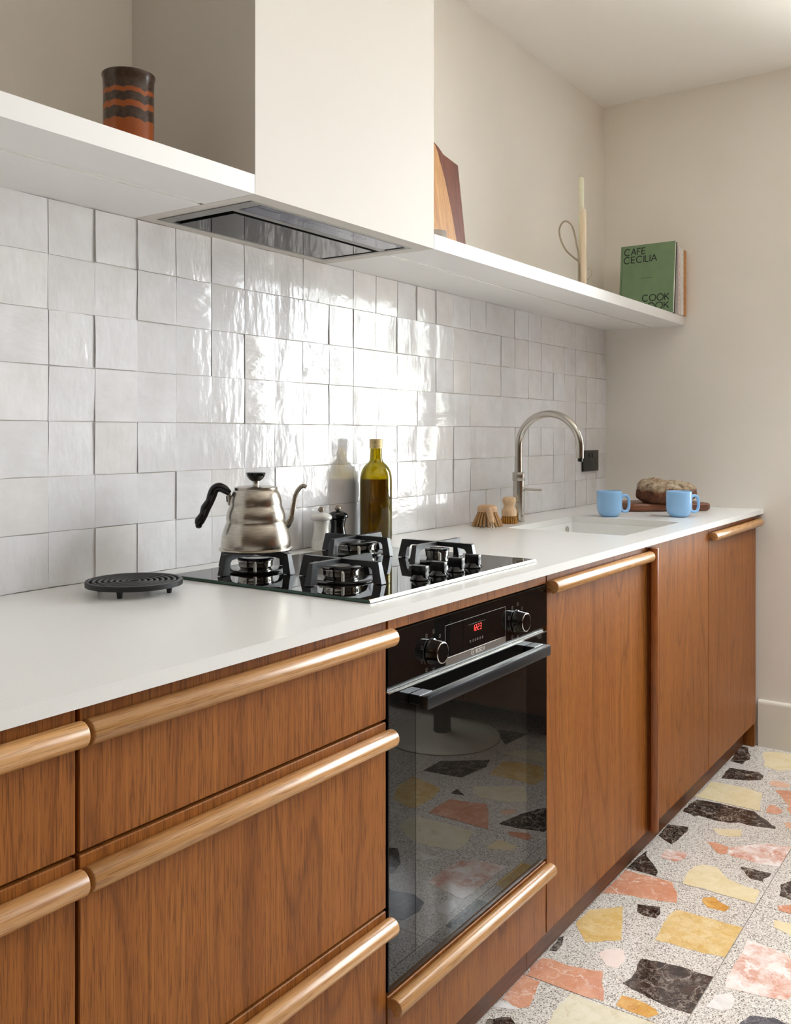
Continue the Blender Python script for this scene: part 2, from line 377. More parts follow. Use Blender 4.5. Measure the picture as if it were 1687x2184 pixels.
# wall tiles: 7 rows of hand-made squares, each its own piece, uneven in tilt and depth
P = .101
obj('tile_backing', G().box(-3.45, -.0005, .0035, .0095, .8915, 1.6005), M_GROUT, WB, 0)
variants = []
for k in range(12):
    g = G(); n = 4; h = .0500
    def pt(i, j):
        u, v = i/(n-1)*2-1, j/(n-1)*2-1; ed = max(abs(u), abs(v))
        jx, jz = random.uniform(-.0006,.0006), random.uniform(-.0006,.0006)
        d = (.0008 if ed > .99 else 0) + random.uniform(-.00035,.00035)
        return (u*h*.997+jx, d, v*h*.997+jz)
    F = [pt(i, j) for j in range(n) for i in range(n)]
    per = [i for i in range(n)] + [j*n+n-1 for j in range(1, n)] + [(n-1)*n+i for i in range(n-2, -1, -1)] + [j*n for j in range(n-2, 0, -1)]
    B = [(F[i][0], .008, F[i][2]) for i in per]
    fs = [(j*n+i, j*n+i+1, (j+1)*n+i+1, (j+1)*n+i) for j in range(n-1) for i in range(n-1)]
    m = len(per); fs += [(per[i], n*n+i, n*n+(i+1) % m, per[(i+1) % m]) for i in range(m)]
    o = obj('wall_tile', g.add(F+B, fs), M_TILE, WB, 60); variants.append(o)
first = True
ROWH = (1.601-.891)/7
it = 0
for r in range(7):
    for cI in range(33):
        x = -(cI+.5)*P; z = 1.601-(r+.5)*ROWH
        if it < 12: o = variants[it]
        else:
            o = bpy.data.objects.new('wall_tile', variants[random.randrange(12)].data); COL.objects.link(o); o.parent = WB
        it += 1
        o.location = (x+random.uniform(-.0005,.0005), random.uniform(-.0012,.0010), z+random.uniform(-.0005,.0005))
        o.rotation_euler = (math.radians(random.gauss(0,.45)), math.radians(random.gauss(0,.22)) + random.choice((0,0,PI/2,PI)), math.radians(random.gauss(0,.85)))

# floor: 60 cm terrazzo slabs with big marble pieces
TX = [-.04-.6*k for k in range(11)]; TY = [-.30-.6*k for k in range(10)]
slabs = {}
xs = [.235]+[t for t in TX if t > XL]+[XL]; ys = [.0]+[t for t in TY if t > YF]+[YF]
for i in range(len(xs)-1):
    for j in range(len(ys)-1):
        a, b, c_, d = xs[i+1], xs[i], ys[j+1], ys[j]
        b = min(b, -.0005)
        if b-a < .01: continue
        cx, cy = (a+b)/2, (c_+d)/2; q = .0008
        o = obj('floor_tile', G().box(a+q-cx, b-q-cx, c_+q-cy, d-q-cy, -.008, 0), M_TERR, FL, 0, loc=(cx, cy, 0))
        slabs[(a, b, c_, d)] = o
# outlines of the marble pieces as measured on the floor (metres)
CHIPS = [
 ('dark', [(-0.165,-0.560),(-0.240,-0.565),(-0.244,-0.585),(-0.249,-0.612),(-0.209,-0.608),(-0.186,-0.620),(-0.137,-0.611),(-0.107,-0.596),(-0.053,-0.580),(-0.059,-0.559)]),
 ('yellow', [(-0.113,-0.645),(-0.155,-0.664),(-0.223,-0.675),(-0.236,-0.710),(-0.243,-0.736),(-0.224,-0.748),(-0.182,-0.780),(0.014,-0.723),(0.006,-0.699),(-0.043,-0.688),(-0.068,-0.641)]),
 ('dark', [(-0.374,-0.584),(-0.428,-0.588),(-0.410,-0.633),(-0.400,-0.663),(-0.369,-0.702),(-0.323,-0.699),(-0.297,-0.679),(-0.305,-0.622),(-0.310,-0.583)]),
 ('yellow', [(-0.562,-0.569),(-0.645,-0.560),(-0.644,-0.648),(-0.645,-0.721),(-0.644,-0.763),(-0.553,-0.744),(-0.487,-0.736),(-0.470,-0.673),(-0.472,-0.613),(-0.481,-0.566)]),
 ('dark', [(-0.708,-0.566),(-0.778,-0.567),(-0.787,-0.594),(-0.797,-0.609),(-0.782,-0.618),(-0.786,-0.636),(-0.790,-0.670),(-0.784,-0.705),(-0.763,-0.733),(-0.768,-0.756),(-0.757,-0.803),(-0.749,-0.833),(-0.734,-0.831),(-0.726,-0.817),(-0.697,-0.796),(-0.684,-0.775),(-0.651,-0.748),(-0.654,-0.723),(-0.651,-0.650),(-0.660,-0.577)]),
 ('peach', [(-0.401,-0.743),(-0.400,-0.766),(-0.386,-0.792),(-0.354,-0.791),(-0.346,-0.774),(-0.345,-0.742),(-0.371,-0.728)]),
 ('coral', [(-0.491,-0.798),(-0.544,-0.826),(-0.578,-0.828),(-0.607,-0.844),(-0.604,-0.873),(-0.401,-0.832),(-0.418,-0.790),(-0.434,-0.762)]),
 ('coral', [(-0.613,-0.777),(-0.639,-0.782),(-0.637,-0.813),(-0.610,-0.823),(-0.586,-0.816),(-0.568,-0.792),(-0.571,-0.774)]),
 ('peach', [(-0.723,-0.858),(-0.718,-0.881),(-0.669,-0.875),(-0.670,-0.861),(-0.690,-0.844)]),
 ('dark', [(-0.960,-0.564),(-0.991,-0.564),(-1.011,-0.587),(-1.027,-0.613),(-1.003,-0.619),(-0.951,-0.622),(-0.904,-0.623),(-0.883,-0.617),(-0.900,-0.562)]),
 ('yellow', [(-0.887,-0.707),(-0.882,-0.728),(-0.861,-0.762),(-0.813,-0.753),(-0.833,-0.719),(-0.853,-0.681)]),
 ('coral', [(-0.977,-0.713),(-1.005,-0.733),(-1.010,-0.750),(-0.995,-0.761),(-0.952,-0.753),(-0.944,-0.714),(-0.952,-0.692)]),
 ('breccia', [(-0.998,-0.763),(-1.003,-0.776),(-1.007,-0.816),(-1.009,-0.852),(-0.997,-0.888),(-0.990,-0.920),(-0.929,-0.915),(-0.845,-0.901),(-0.861,-0.871),(-0.863,-0.845),(-0.879,-0.821),(-0.952,-0.755)]),
 ('breccia', [(-1.098,-0.613),(-1.124,-0.616),(-1.127,-0.645),(-1.126,-0.659),(-1.100,-0.671),(-1.076,-0.672),(-1.056,-0.667),(-1.062,-0.638),(-1.065,-0.611)]),
 ('dark', [(-1.192,-0.564),(-1.249,-0.562),(-1.242,-0.603),(-1.240,-0.643),(-1.214,-0.639),(-1.173,-0.611),(-1.136,-0.579),(-1.107,-0.570)]),
 ('yellow', [(-1.245,-0.715),(-1.233,-0.766),(-1.245,-0.827),(-1.238,-0.895),(-1.162,-0.886),(-1.161,-0.843),(-1.142,-0.799),(-1.096,-0.761),(-1.100,-0.727),(-1.126,-0.709),(-1.162,-0.705)]),
 ('dark', [(-1.094,-0.836),(-1.112,-0.852),(-1.108,-0.876),(-1.108,-0.883),(-1.092,-0.880),(-1.069,-0.890),(-1.048,-0.890),(-1.052,-0.859),(-1.050,-0.836),(-1.056,-0.812)]),
 ('coral', [(-1.332,-0.563),(-1.404,-0.561),(-1.382,-0.613),(-1.368,-0.668),(-1.348,-0.734),(-1.293,-0.716),(-1.269,-0.698),(-1.247,-0.689),(-1.250,-0.620),(-1.255,-0.564)]),
 ('gold', [(-1.579,-0.565),(-1.645,-0.619),(-1.623,-0.646),(-1.588,-0.683),(-1.548,-0.668),(-1.441,-0.629),(-1.473,-0.599),(-1.503,-0.567)]),
 ('dark', [(-1.447,-0.669),(-1.454,-0.689),(-1.448,-0.715),(-1.424,-0.717),(-1.390,-0.706),(-1.409,-0.654)]),
 ('orange', [(-1.304,-0.783),(-1.325,-0.803),(-1.323,-0.825),(-1.321,-0.843),(-1.293,-0.848),(-1.280,-0.818),(-1.263,-0.801),(-1.284,-0.779)]),
 ('gold', [(-1.422,-0.735),(-1.477,-0.740),(-1.544,-0.746),(-1.538,-0.796),(-1.535,-0.855),(-1.520,-0.910),(-1.447,-0.912),(-1.371,-0.910),(-1.377,-0.800),(-1.379,-0.744)]),
 ('dark', [(-1.664,-0.560),(-1.724,-0.564),(-1.718,-0.580),(-1.690,-0.579),(-1.650,-0.566)]),
 ('pink', [(-1.672,-0.661),(-1.707,-0.694),(-1.704,-0.717),(-1.665,-0.721),(-1.625,-0.702),(-1.644,-0.669)]),
 ('coral', [(-1.792,-0.560),(-1.839,-0.565),(-1.841,-0.624),(-1.841,-0.681),(-1.832,-0.739),(-1.782,-0.716),(-1.732,-0.696),(-1.755,-0.625),(-1.751,-0.586),(-1.761,-0.565)]),
 ('coral', [(-1.883,-0.560),(-1.945,-0.564),(-1.952,-0.607),(-1.936,-0.621),(-1.881,-0.609),(-1.845,-0.602),(-1.842,-0.560)]),
 ('white', [(-1.978,-0.561),(-1.959,-0.604),(-1.952,-0.603),(-1.952,-0.561)]),
 ('cream', [(-1.925,-0.669),(-1.984,-0.680),(-1.946,-0.783),(-1.880,-0.858),(-1.839,-0.863),(-1.840,-0.820),(-1.843,-0.766),(-1.847,-0.709),(-1.844,-0.674)]),
 ('orange', [(-1.831,-0.765),(-1.833,-0.806),(-1.831,-0.833),(-1.809,-0.846),(-1.797,-0.837),(-1.789,-0.814),(-1.787,-0.789),(-1.791,-0.762)]),
 ('dark', [(-1.679,-0.753),(-1.720,-0.756),(-1.748,-0.747),(-1.757,-0.769),(-1.760,-0.787),(-1.769,-0.827),(-1.774,-0.869),(-1.768,-0.913),(-1.692,-0.914),(-1.613,-0.909),(-1.617,-0.880),(-1.616,-0.830),(-1.626,-0.780),(-1.638,-0.747)]),
 ('white', [(-1.729,-0.917),(-1.723,-0.950),(-1.704,-0.963),(-1.668,-0.960),(-1.650,-0.945),(-1.679,-0.922)]),
 ('dark', [(-2.072,-0.584),(-2.036,-0.636),(-2.005,-0.628),(-1.988,-0.606),(-2.021,-0.570)]),
 ('dark', [(-0.998,-0.971),(-1.100,-0.924),(-1.161,-0.935),(-1.184,-1.018),(-1.188,-1.072),(-1.079,-1.049),(-1.003,-1.012)]),
 ('breccia', [(-1.461,-1.042),(-1.426,-0.997),(-1.421,-0.921),(-1.509,-0.925),(-1.597,-0.924),(-1.638,-0.932),(-1.630,-0.982),(-1.613,-1.048),(-1.543,-1.053)]),
 ('coral', [(-1.220,-1.026),(-1.196,-0.967),(-1.218,-0.942),(-1.242,-0.952),(-1.252,-0.991)]),
 ('yellow', [(-1.284,-1.020),(-1.291,-0.954),(-1.327,-0.957),(-1.355,-1.024)]),
 ('grey', [(-1.693,-1.123),(-1.703,-1.102),(-1.687,-1.041),(-1.707,-0.999),(-1.756,-0.987),(-1.809,-0.996),(-1.824,-1.029),(-1.798,-1.081),(-1.736,-1.123)]),
 ('gold', [(-0.709,-1.316),(-0.677,-1.255),(-0.676,-1.170),(-0.781,-1.119),(-0.852,-1.125),(-0.843,-1.207),(-0.848,-1.294)]),
 ('cream', [(-0.972,-1.282),(-0.875,-1.143),(-0.984,-1.073),(-1.028,-1.124),(-1.045,-1.219),(-1.020,-1.260)]),
 ('coral', [(-1.112,-1.292),(-1.098,-1.235),(-1.077,-1.174),(-1.139,-1.134),(-1.263,-1.065),(-1.259,-1.140),(-1.261,-1.211),(-1.258,-1.287),(-1.200,-1.294)]),
 ('cream', [(-1.283,-1.306),(-1.275,-1.207),(-1.277,-1.106),(-1.364,-1.082),(-1.411,-1.086),(-1.435,-1.158),(-1.431,-1.222),(-1.372,-1.309),(-1.328,-1.316)]),
 ('gold', [(-1.015,-1.496),(-1.053,-1.359),(-1.144,-1.340),(-1.247,-1.345),(-1.211,-1.444),(-1.115,-1.490)]),
 ('dark', [(-1.511,-1.253),(-1.495,-1.228),(-1.565,-1.168),(-1.629,-1.150),(-1.633,-1.184)]),
 ('dark', [(-1.023,-1.316),(-1.058,-1.268),(-1.070,-1.313)]),
 ('dark', [(-0.855,-1.526),(-0.723,-1.359),(-0.792,-1.336),(-0.929,-1.356),(-0.955,-1.524)]),
 ('dark', [(-0.407,-1.515),(-0.383,-1.382),(-0.548,-1.391)]),
 ('cream', [(-0.657,-1.366),(-0.535,-1.294),(-0.546,-1.232),(-0.643,-1.186),(-0.659,-1.292)]),
 ('white', [(-1.481,-1.165),(-1.484,-1.095),(-1.498,-1.117),(-1.519,-1.126)]),
 ('peach', [(-1.102,-1.119),(-1.061,-1.077),(-1.087,-1.068),(-1.122,-1.093)]),
]
def add_chip(kind, poly):
    cx = sum(p[0] for p in poly)/len(poly); cy = sum(p[1] for p in poly)/len(poly)
    for (a, b, c_, d), sl in slabs.items():
        if a <= cx <= b and c_ <= cy <= d:
            q = .0009
            poly2 = clip(poly, a+q, b-q, c_+q, d-q)
            if len(poly2) < 3: return
            g = G(); n = len(poly2); rg = []
            for i, (x, y) in enumerate(poly2):      # slightly ragged broken edge
                x2, y2 = poly2[(i+1) % n]; rg.append((x-cx, y-cy)); L = math.hypot(x2-x, y2-y)
                inner = not (abs(x-x2) < 1e-6 or abs(y-y2) < 1e-6)
                if L > .035 and inner:
                    for t in (.34, .67): rg.append((x+(x2-x)*t-cx+random.uniform(-.0022,.0022), y+(y2-y)*t-cy+random.uniform(-.0022,.0022)))
            g.prism(rg, -.004, .0004)
            obj('marble_chip', g, MARB[kind], sl, 0, loc=(cx-sl.location.x, cy-sl.location.y, 0)); return
def clip(poly, a, b, c_, d):
    for ax, lim, sg in ((0, a, 1), (0, b, -1), (1, c_, 1), (1, d, -1)):
        out = []; n = len(poly)
        for i in range(n):
            p, q = poly[i], poly[(i+1) % n]; pi = (p[ax]-lim)*sg >= 0; qi = (q[ax]-lim)*sg >= 0
            if pi: out.append(p)
            if pi != qi:
                t = (lim-p[ax])/(q[ax]-p[ax]); out.append((p[0]+(q[0]-p[0])*t, p[1]+(q[1]-p[1])*t))
        poly = out
        if not poly: break
    return poly
cent = []
for kind, poly in CHIPS:
    add_chip(kind, poly); cx = sum(p[0] for p in poly)/len(poly); cy = sum(p[1] for p in poly)/len(poly)
    cent.append((cx, cy, max(math.hypot(p[0]-cx, p[1]-cy) for p in poly)))
kinds = ['dark','gold','coral','yellow','cream','breccia','pink','orange','dark','coral','white']
tries = 0; made = 0
while made < 120 and tries < 4000:      # the same stones over the rest of the room
    tries += 1
    (a, b, c_, d) = random.choice(list(slabs)); r = random.choice((.04,.05,.07,.09,.11))
    if b-a < 2.2*r or d-c_ < 2.2*r: continue
    cx, cy = random.uniform(a+r, b-r), random.uniform(c_+r, d-r)
    if cy > -.60: continue
    if any(math.hypot(cx-u, cy-v) < r+w+.012 for u, v, w in cent): continue
    n = random.choice((5,6,7)); ph = random.random()*6; st = random.uniform(.55, 1)
    poly = [(cx+r*random.uniform(.75,1)*math.cos(ph+2*PI*k/n+random.uniform(-.25,.25)), cy+st*r*random.uniform(.75,1)*math.sin(ph+2*PI*k/n)) for k in range(n)]
    add_chip(random.choice(kinds), poly); cent.append((cx, cy, r)); made += 1

# ------------------------------------------------------------------ worktop with its cut-out
YC = -.6233; ZT, ZB = .891, .873
def slab_with_hole(xs, ys, z0, z1, hole):
    bm = bmesh.new(); V = {}
    for k, z in enumerate((z0, z1)):
        for i, x in enumerate(xs):
            for j, y in enumerate(ys): V[i, j, k] = bm.verts.new((x, y, z))
    nx, ny = len(xs)-1, len(ys)-1; solid = lambda i, j: 0 <= i < nx and 0 <= j < ny and (i, j) not in hole
    for i in range(nx):
        for j in range(ny):
            if not solid(i, j): continue
            bm.faces.new([V[i,j,1], V[i+1,j,1], V[i+1,j+1,1], V[i,j+1,1]]); bm.faces.new([V[i,j,0], V[i,j+1,0], V[i+1,j+1,0], V[i+1,j,0]])
            for di, dj, p, q in ((-1,0,(i,j+1),(i,j)), (1,0,(i+1,j),(i+1,j+1)), (0,-1,(i,j),(i+1,j)), (0,1,(i+1,j+1),(i,j+1))):
                if not solid(i+di, j+dj): bm.faces.new([V[p+(0,)], V[q+(0,)], V[q+(1,)], V[p+(1,)]])
    return bm
bm = slab_with_hole([-4.15, -1.1855, -.706, -.001], [YC, -.535, -.165, .0], ZB, ZT, {(1,1)})
ed = [e for e in bm.edges if e.is_manifold and abs(e.calc_face_angle(0)) > 1 and all(abs(v.co.y-YC) < 1e-6 for v in e.verts)]
bmesh.ops.bevel(bm, geom=ed, offset=.0013, segments=2, profile=.5, affect='EDGES')
WT = obj('worktop', G().addbm(bm), M_TOP, None, 35)
tag(WT, 'long white quartz worktop with a thin square edge', 'worktop')
# sink under the cut-out
t = thing('sink', 'white undermount sink basin let into the worktop in front of the tap', 'sink', (-.94575, -.35, .69))
g = G(); a, b, h, w_ = .2448, .190, .1825, .005
g.box(-a, a, -b, b, 0, .01)
for (p, q, r, s) in ((-a, -a+w_, -b, b), (a-w_, a, -b, b), (-a+w_, a-w_, -b, -b+w_), (-a+w_, a-w_, b-w_, b)): g.box(p, q, r, s, .01, h)
obj('basin', g, M_SINK, t, 30)
obj('drain', G().lathe([(0,.0125),(.03,.0125),(.042,.013),(.044,.0115),(.044,.0102)], 28, (0,0,0)), M_CHROME, t)
obj('overflow', G().lathe([(0,0),(.006,0),(.0115,.003),(.0125,.0)], 20).xf(Matrix.Translation((.196, b-w_-.0002, .158)) @ Matrix.Rotation(PI/2, 4, 'X')), M_CHROME, t)

# ------------------------------------------------------------------ base cabinets
GX = [-3.597, -3.005, -2.415, -1.823, -1.209, -.638, -.038]
FY0, FY1 = -.605, -.585          # front panels
ZF0, ZF1 = .095, .868
def front(name, x0, x1, z0, z1, mat, parent, ox, b=.0012):
    return obj(name, G().box(x0-ox, x1-ox, FY0, FY1, z0, z1, b, 1), mat, parent, 35)
def handle_profile(R=.0145):
    cy, sy, sz, sr = .0132, .0012, -.0132, .0098      # measured out from the front, scoop on the lower back
    pts = [(.0, .0058)]; n = 40
    a0 = math.atan2(.0058, -cy)
    ang = math.atan2(.0058, -cy)
    for k in range(n+1):
        a = ang - (2*PI)*k/n
        p = (cy+R*math.cos(a), R*math.sin(a))
        if p[0] < .0003: 
            if k > 3: break
            continue
        if math.hypot(p[0]-sy, p[1]-sz) < sr: break
        pts.append(p)
    aS = math.atan2(pts[-1][1]-sz, pts[-1][0]-sy); aE = math.acos(max(-1, min(1, -sy/sr)))
    for k in range(1, 9):
        a = aS + (aE-aS)*k/8; pts.append((sy+sr*math.cos(a), sz+sr*math.sin(a)))
    return pts
HP = handle_profile()
def bar(a0, a1, fn):
    """round pull: the profile swept from a0 to a1, ends softly rounded"""
    cx = .0135; g = G(); n = len(HP); rings = []
    for a, s in ((a0, .90), (a0+.0007, .97), (a0+.002, 1.0), (a1-.002, 1.0), (a1-.0007, .97), (a1, .90)):
        rings.append([fn(cx+(p-cx)*s if p > .0005 else p, q*s, a) for p, q in HP])
    vs = [v for r in rings for v in r]; fs = []
    for i in range(5):
        for k in range(n): k2 = (k+1) % n; fs.append((i*n+k, i*n+k2, (i+1)*n+k2, (i+1)*n+k))
    fs += [tuple(range(n-1,-1,-1)), tuple(5*n+k for k in range(n))]
    return g.add(vs, fs)
def pull(x0, x1, zc, parent, ox, name='handle'):
    return obj(name, bar(x0-ox, x1-ox, lambda p, q, a: (a, FY0-p, zc+q)), M_DOWEL, parent, 40)
def carcass(t, x0, x1, ox):
    e = .0015; a, b = x0+e-ox, x1-e-ox
    obj('side_panel', G().box(a, a+.016, -.58, -.02, ZF0, ZB-.0005), M_CARC, t, 0)
    obj('side_panel', G().box(b-.016, b, -.58, -.02, ZF0, ZB-.0005), M_CARC, t, 0)
    obj('bottom_panel', G().box(a+.016, b-.016, -.58, -.02, ZF0, ZF0+.016), M_CARC, t, 0)
    obj('back_panel', G().box(a+.016, b-.016, -.028, -.02, ZF0+.016, ZB-.0005), M_CARC, t, 0)
    for sx in (a+.04, b-.04):
        for sy in (-.50, -.08): obj('leg', G().lathe([(0,0),(.022,0),(.022,.004),(.015,.010),(.015,.094),(0,.094)], 12, (sx, sy, .0)), M_PLAST, t)
q = .0023
def drawers(i, label, top):
    x0, x1 = GX[i], GX[i+1]; ox = (x0+x1)/2
    t = thing('drawer_unit', label, 'cabinet', (ox, 0, 0), 'oak drawer units left of the oven')
    carcass(t, x0, x1, ox)
    for (z0, z1, zh) in ((.707, ZF1, .8425), (.3995, .7025, .6795), (ZF0, .395, .3745)):
        d = front('drawer_front', x0+q, x1-q, z0, z1, M_DOOR, t, ox)
        pull(x0+.0025, x1-.0025, zh, d, ox)
drawers(0, 'oak drawer unit at the far left, cut by the picture edge', 0)
drawers(1, 'oak three-drawer unit with long round pulls directly left of the oven', 0)
# oven housing
x0, x1 = GX[2], GX[3]; ox = (x0+x1)/2
t = thing('oven_cabinet', 'oak cabinet around the oven with one shallow drawer under it', 'cabinet', (ox, 0, 0))
carcass(t, x0, x1, ox)
front('top_rail', x0+q, x1-q, .8495, ZF1+.003, M_DOOR, t, ox)
obj('oven_shelf', G().box(x0+.018-ox, x1-.018-ox, -.58, -.03, .232, .249), M_CARC, t, 0)
d = front('drawer_front', x0+q, x1-q, ZF0, .2515, M_DOOR, t, ox)
pull(x0+.0025, x1-.0025, .2375, d, ox)
# door with horizontal pull
def door_unit(i, name, label, vertical=False, pullx=None):
    x0, x1 = GX[i], GX[i+1]; ox = (x0+x1)/2
    t = thing(name, label, 'cabinet', (ox, 0, 0)); carcass(t, x0, x1, ox)
    d = front('door', x0+(q if i != 4 else .0035), x1-(q if i != 4 else .001), ZF0, ZF1, M_DOOR, t, ox)
    if vertical:
        obj('handle', bar(ZF0+.001, ZF1-.004, lambda p, q_, a: (x0+.0035+.0145+q_-ox, FY0-p, a)), M_DOWELV, d, 40)
    if pullx: pull(pullx[0], pullx[1], .8425, d, ox)
    return t
door_unit(3, 'base_cabinet', 'oak cabinet door with a round pull along its top, right of the oven', pullx=(GX[3]+.0025, GX[4]-.004))
door_unit(4, 'sink_cabinet', 'oak sink cabinet door with a full-height upright pull on its left edge', vertical=True)
door_unit(5, 'base_cabinet', 'oak cabinet door with a short round pull, last before the end wall', pullx=(GX[5]+.006, GX[6]+.006))
o = obj('end_panel', G().box(-.036, -.0165, -.597, -.02, 0.001, ZB-.001), M_DOOR, None, 0)
tag(o, 'narrow dark oak filler panel between the last door and the end wall', 'panel')
for x0, x1, lb in ((-3.6, -1.8265, 'dark oak plinth board under the drawers and oven'), (-1.8255, -.038, 'dark oak plinth board under the doors right of the oven')):
    o = obj('plinth_board', G().box(x0, x1, -.560, -.544, .0012, ZF0-.0012, .0008, 1), M_DOORH, None, 0); tag(o, lb, 'plinth', 'oak plinth boards')

# ------------------------------------------------------------------ built-in oven
ox = -2.119; t = thing('oven', 'black glass built-in oven with a red clock display', 'oven', (ox, 0, .25))
OX0, OX1 = -2.413-ox, -1.8255-ox; Z = lambda z: z-.25
obj('oven_body', G().box(-.275, .275, -.58, -.06, Z(.250), Z(.838)), M_PLAST, t, 0)
obj('control_panel', G().box(OX0, OX1, -.607, -.585, Z(.7575), Z(.8475), .001, 1), M_BLACKGLASS, t, 35)
obj('vent_strip', G().box(OX0+.004, OX1-.004, -.601, -.585, Z(.7495), Z(.7570)), M_BLACKMETAL, t, 0)
dr = obj('door', G().box(OX0, OX1, -.607, -.583, Z(.2585), Z(.7485), .0012, 1), M_BLACKGLASS, t, 35)
obj('door_trim', G().box(OX0, OX1, -.6076, -.588, Z(.7466), Z(.7490)), M_STEEL, dr, 0)
obj('door_window', G().box(-2.333-ox, -1.922-ox, -.60735, -.606, Z(.290), Z(.712)), M_BLACKGLASS2, dr, 0)
g = G(); hx0, hx1 = -2.355-ox, -1.884-ox
g.box(hx0, hx1, -.6455, -.6285, Z(.7125), Z(.7345), .003, 2)
h = obj('handle', g, M_BLACKMETAL, dr, 35)
for a, b in ((hx0+.001, hx0+.042), (hx1-.042, hx1-.001)):
    obj('handle_bracket', G().box(a, b, -.629, -.6068, Z(.718), Z(.7342), .0015, 1), M_BLACKMETAL, dr, 35)
cp = t
def fr(a, b, hh): return (a-ox, -.6071-hh, Z(b))
g = G()
for a, b in (((-2.239,.829),(-2.013,.829)), ((-2.239,.757),(-2.239,.829)), ((-2.013,.757),(-2.013,.829))): g.stroke([a, b], .0009, fr, .0002)
obj('panel_outline', g, M_PRINT, t, 0)
o = obj('name_strip', G().box(-2.238-ox, -2.0125-ox, -.6085, -.607, Z(.757), Z(.7705), .0004, 1), plain('bronze_grey_strip', (112,102,92), .38, .8), t, 0)
text('brand_lettering', 'BOSCH', .0105, M_WHITECER, t, (-2.133-ox, -.6087, Z(.7602)), (PI/2,0,0))
g = G()      # round emblem left of the word
C = lambda r, cx, cz, n=28, a0=0, a1=2*PI: [(cx+r*math.cos(a0+(a1-a0)*k/n), cz+r*math.sin(a0+(a1-a0)*k/n)) for k in range(n+1)]
f2 = lambda a, b, hh: (a-ox, -.6086-hh, Z(b))
g.stroke(C(.0047, -2.1445, .7640), .0008, f2); g.stroke(C(.0030, -2.1445, .7640, 14, -.9, .9), .0008, f2); g.stroke(C(.0030, -2.1445, .7640, 14, PI-.9, PI+.9), .0008, f2)
g.stroke([(-2.1470,.7640), (-2.1420,.7640)], .0007, f2)
obj('emblem', g, M_WHITECER, t, 0)
obj('display', G().box(-2.156-ox, -2.094-ox, -.60725, -.6065, Z(.799), Z(.8165)), M_DISPLAY, t, 0)
# seven-segment clock 12:23
SEG = {'1':'bc', '2':'abged', '3':'abgcd'}
g = G(); dw, dh, sw = .0046, .0105, .0011
def seg(ch, x, z):
    P_ = dict(a=((0,dh),(dw,dh)), b=((dw,dh/2),(dw,dh)), c=((dw,0),(dw,dh/2)), d=((0,0),(dw,0)), e=((0,0),(0,dh/2)), f=((0,dh/2),(0,dh)), g=((0,dh/2),(dw,dh/2)))
    for s_ in SEG[ch]:
        (a, b), (c_, d_) = P_[s_]; g.stroke([(x+a+b*.08, z+b), (x+c_+d_*.08, z+d_)], sw, lambda p, q_, hh: (p-ox, -.6074-hh, Z(q_)))
for ch, x in (('1',-2.1405),('2',-2.1325),('2',-2.1235),('3',-2.1150)): seg(ch, x, .8025)
for z in (.8055, .8105): g.stroke([(-2.1265,z-.0006),(-2.1265,z+.0006)], .0012, lambda p, q_, hh: (p-ox, -.6074-hh, Z(q_)))
obj('clock_digits', g, M_LED, t, 0)
g = G()
for x in (-2.150,-2.139,-2.131,-2.123,-2.113,-2.104): g.stroke(C(.0022, x, .785, 8), .0006, fr, .0002)
obj('button_symbols', g, M_PRINT, t, 0)
def dial(x):
    k = obj('dial', G().lathe([(0,.024),(.0165,.024),(.0185,.0225),(.0195,.019),(.0205,.004),(.0225,.0015),(.0225,0)], 36).xf(Matrix.Translation((x-ox, -.607, Z(.7925))) @ Matrix.Rotation(PI/2, 4, 'X')), M_BLACKGLOSS, t, 35)
    obj('dial_rim', G().lathe([(.0176,.0240),(.0184,.0237),(.0188,.0230),(.0184,.0226),(.0176,.0232)], 36).xf(Matrix.Translation((x-ox, -.607, Z(.7925))) @ Matrix.Rotation(PI/2, 4, 'X')), M_CHROME, k)
    g = G()
    for a in range(0, 360, 40):
        r = .034; cx, cz = x+r*math.cos(math.radians(a)), .7925+r*math.sin(math.radians(a))
        if cz > .843 or cz < .7585: continue
        g.stroke([(cx-.0022,cz-.0028),(cx+.0022,cz-.0028),(cx+.0022,cz+.0028),(cx-.0022,cz+.0028),(cx-.0022,cz-.0028)], .0006, fr, .0002)
    g.stroke(C(.0275, x, .7925, 20, 2.2, 3.9), .0005, fr, .0002)
    obj('dial_symbols', g, M_PRINT, t, 0)
dial(-2.283); dial(-1.966)

# ------------------------------------------------------------------ gas hob
HX0, HX1, HY0, HY1 = -2.4165, -1.804, -.572, -.088
t = thing('gas_hob', 'black glass gas hob with four burners set on the worktop', 'hob', ((HX0+HX1)/2, (HY0+HY1)/2, ZT))
hx, hy = t.location.x, t.location.y
obj('hob_glass', G().box(HX0-hx+.001, HX1-hx, HY0-hy+.0035, HY1-hy, .0006, .0062, .0008, 1), M_BLACKGLASS, t, 0)
obj('glass_edge', G().box(HX0-hx, HX0-hx+.0012, HY0-hy+.002, HY1-hy, .0012, .0058), M_GREENEDGE, t, 0, label='dark green polished glass edge')
obj('front_trim', G().prism([(HY0-hy, .0012), (HY0-hy+.004, .0012), (HY0-hy+.004, .0064), (HY0-hy+.0032, .0064), (HY0-hy, .0030)], HX0-hx+.001, HX1-hx, lambda a, b, hh: (hh, a, b)), M_STEEL, t, 0, label='bright bevelled front edge')
obj('seal', G().box(HX0-hx+.004, HX1-hx-.004, HY0-hy+.006, HY1-hy-.004, .0001, .0008), M_PLAST, t, 0)
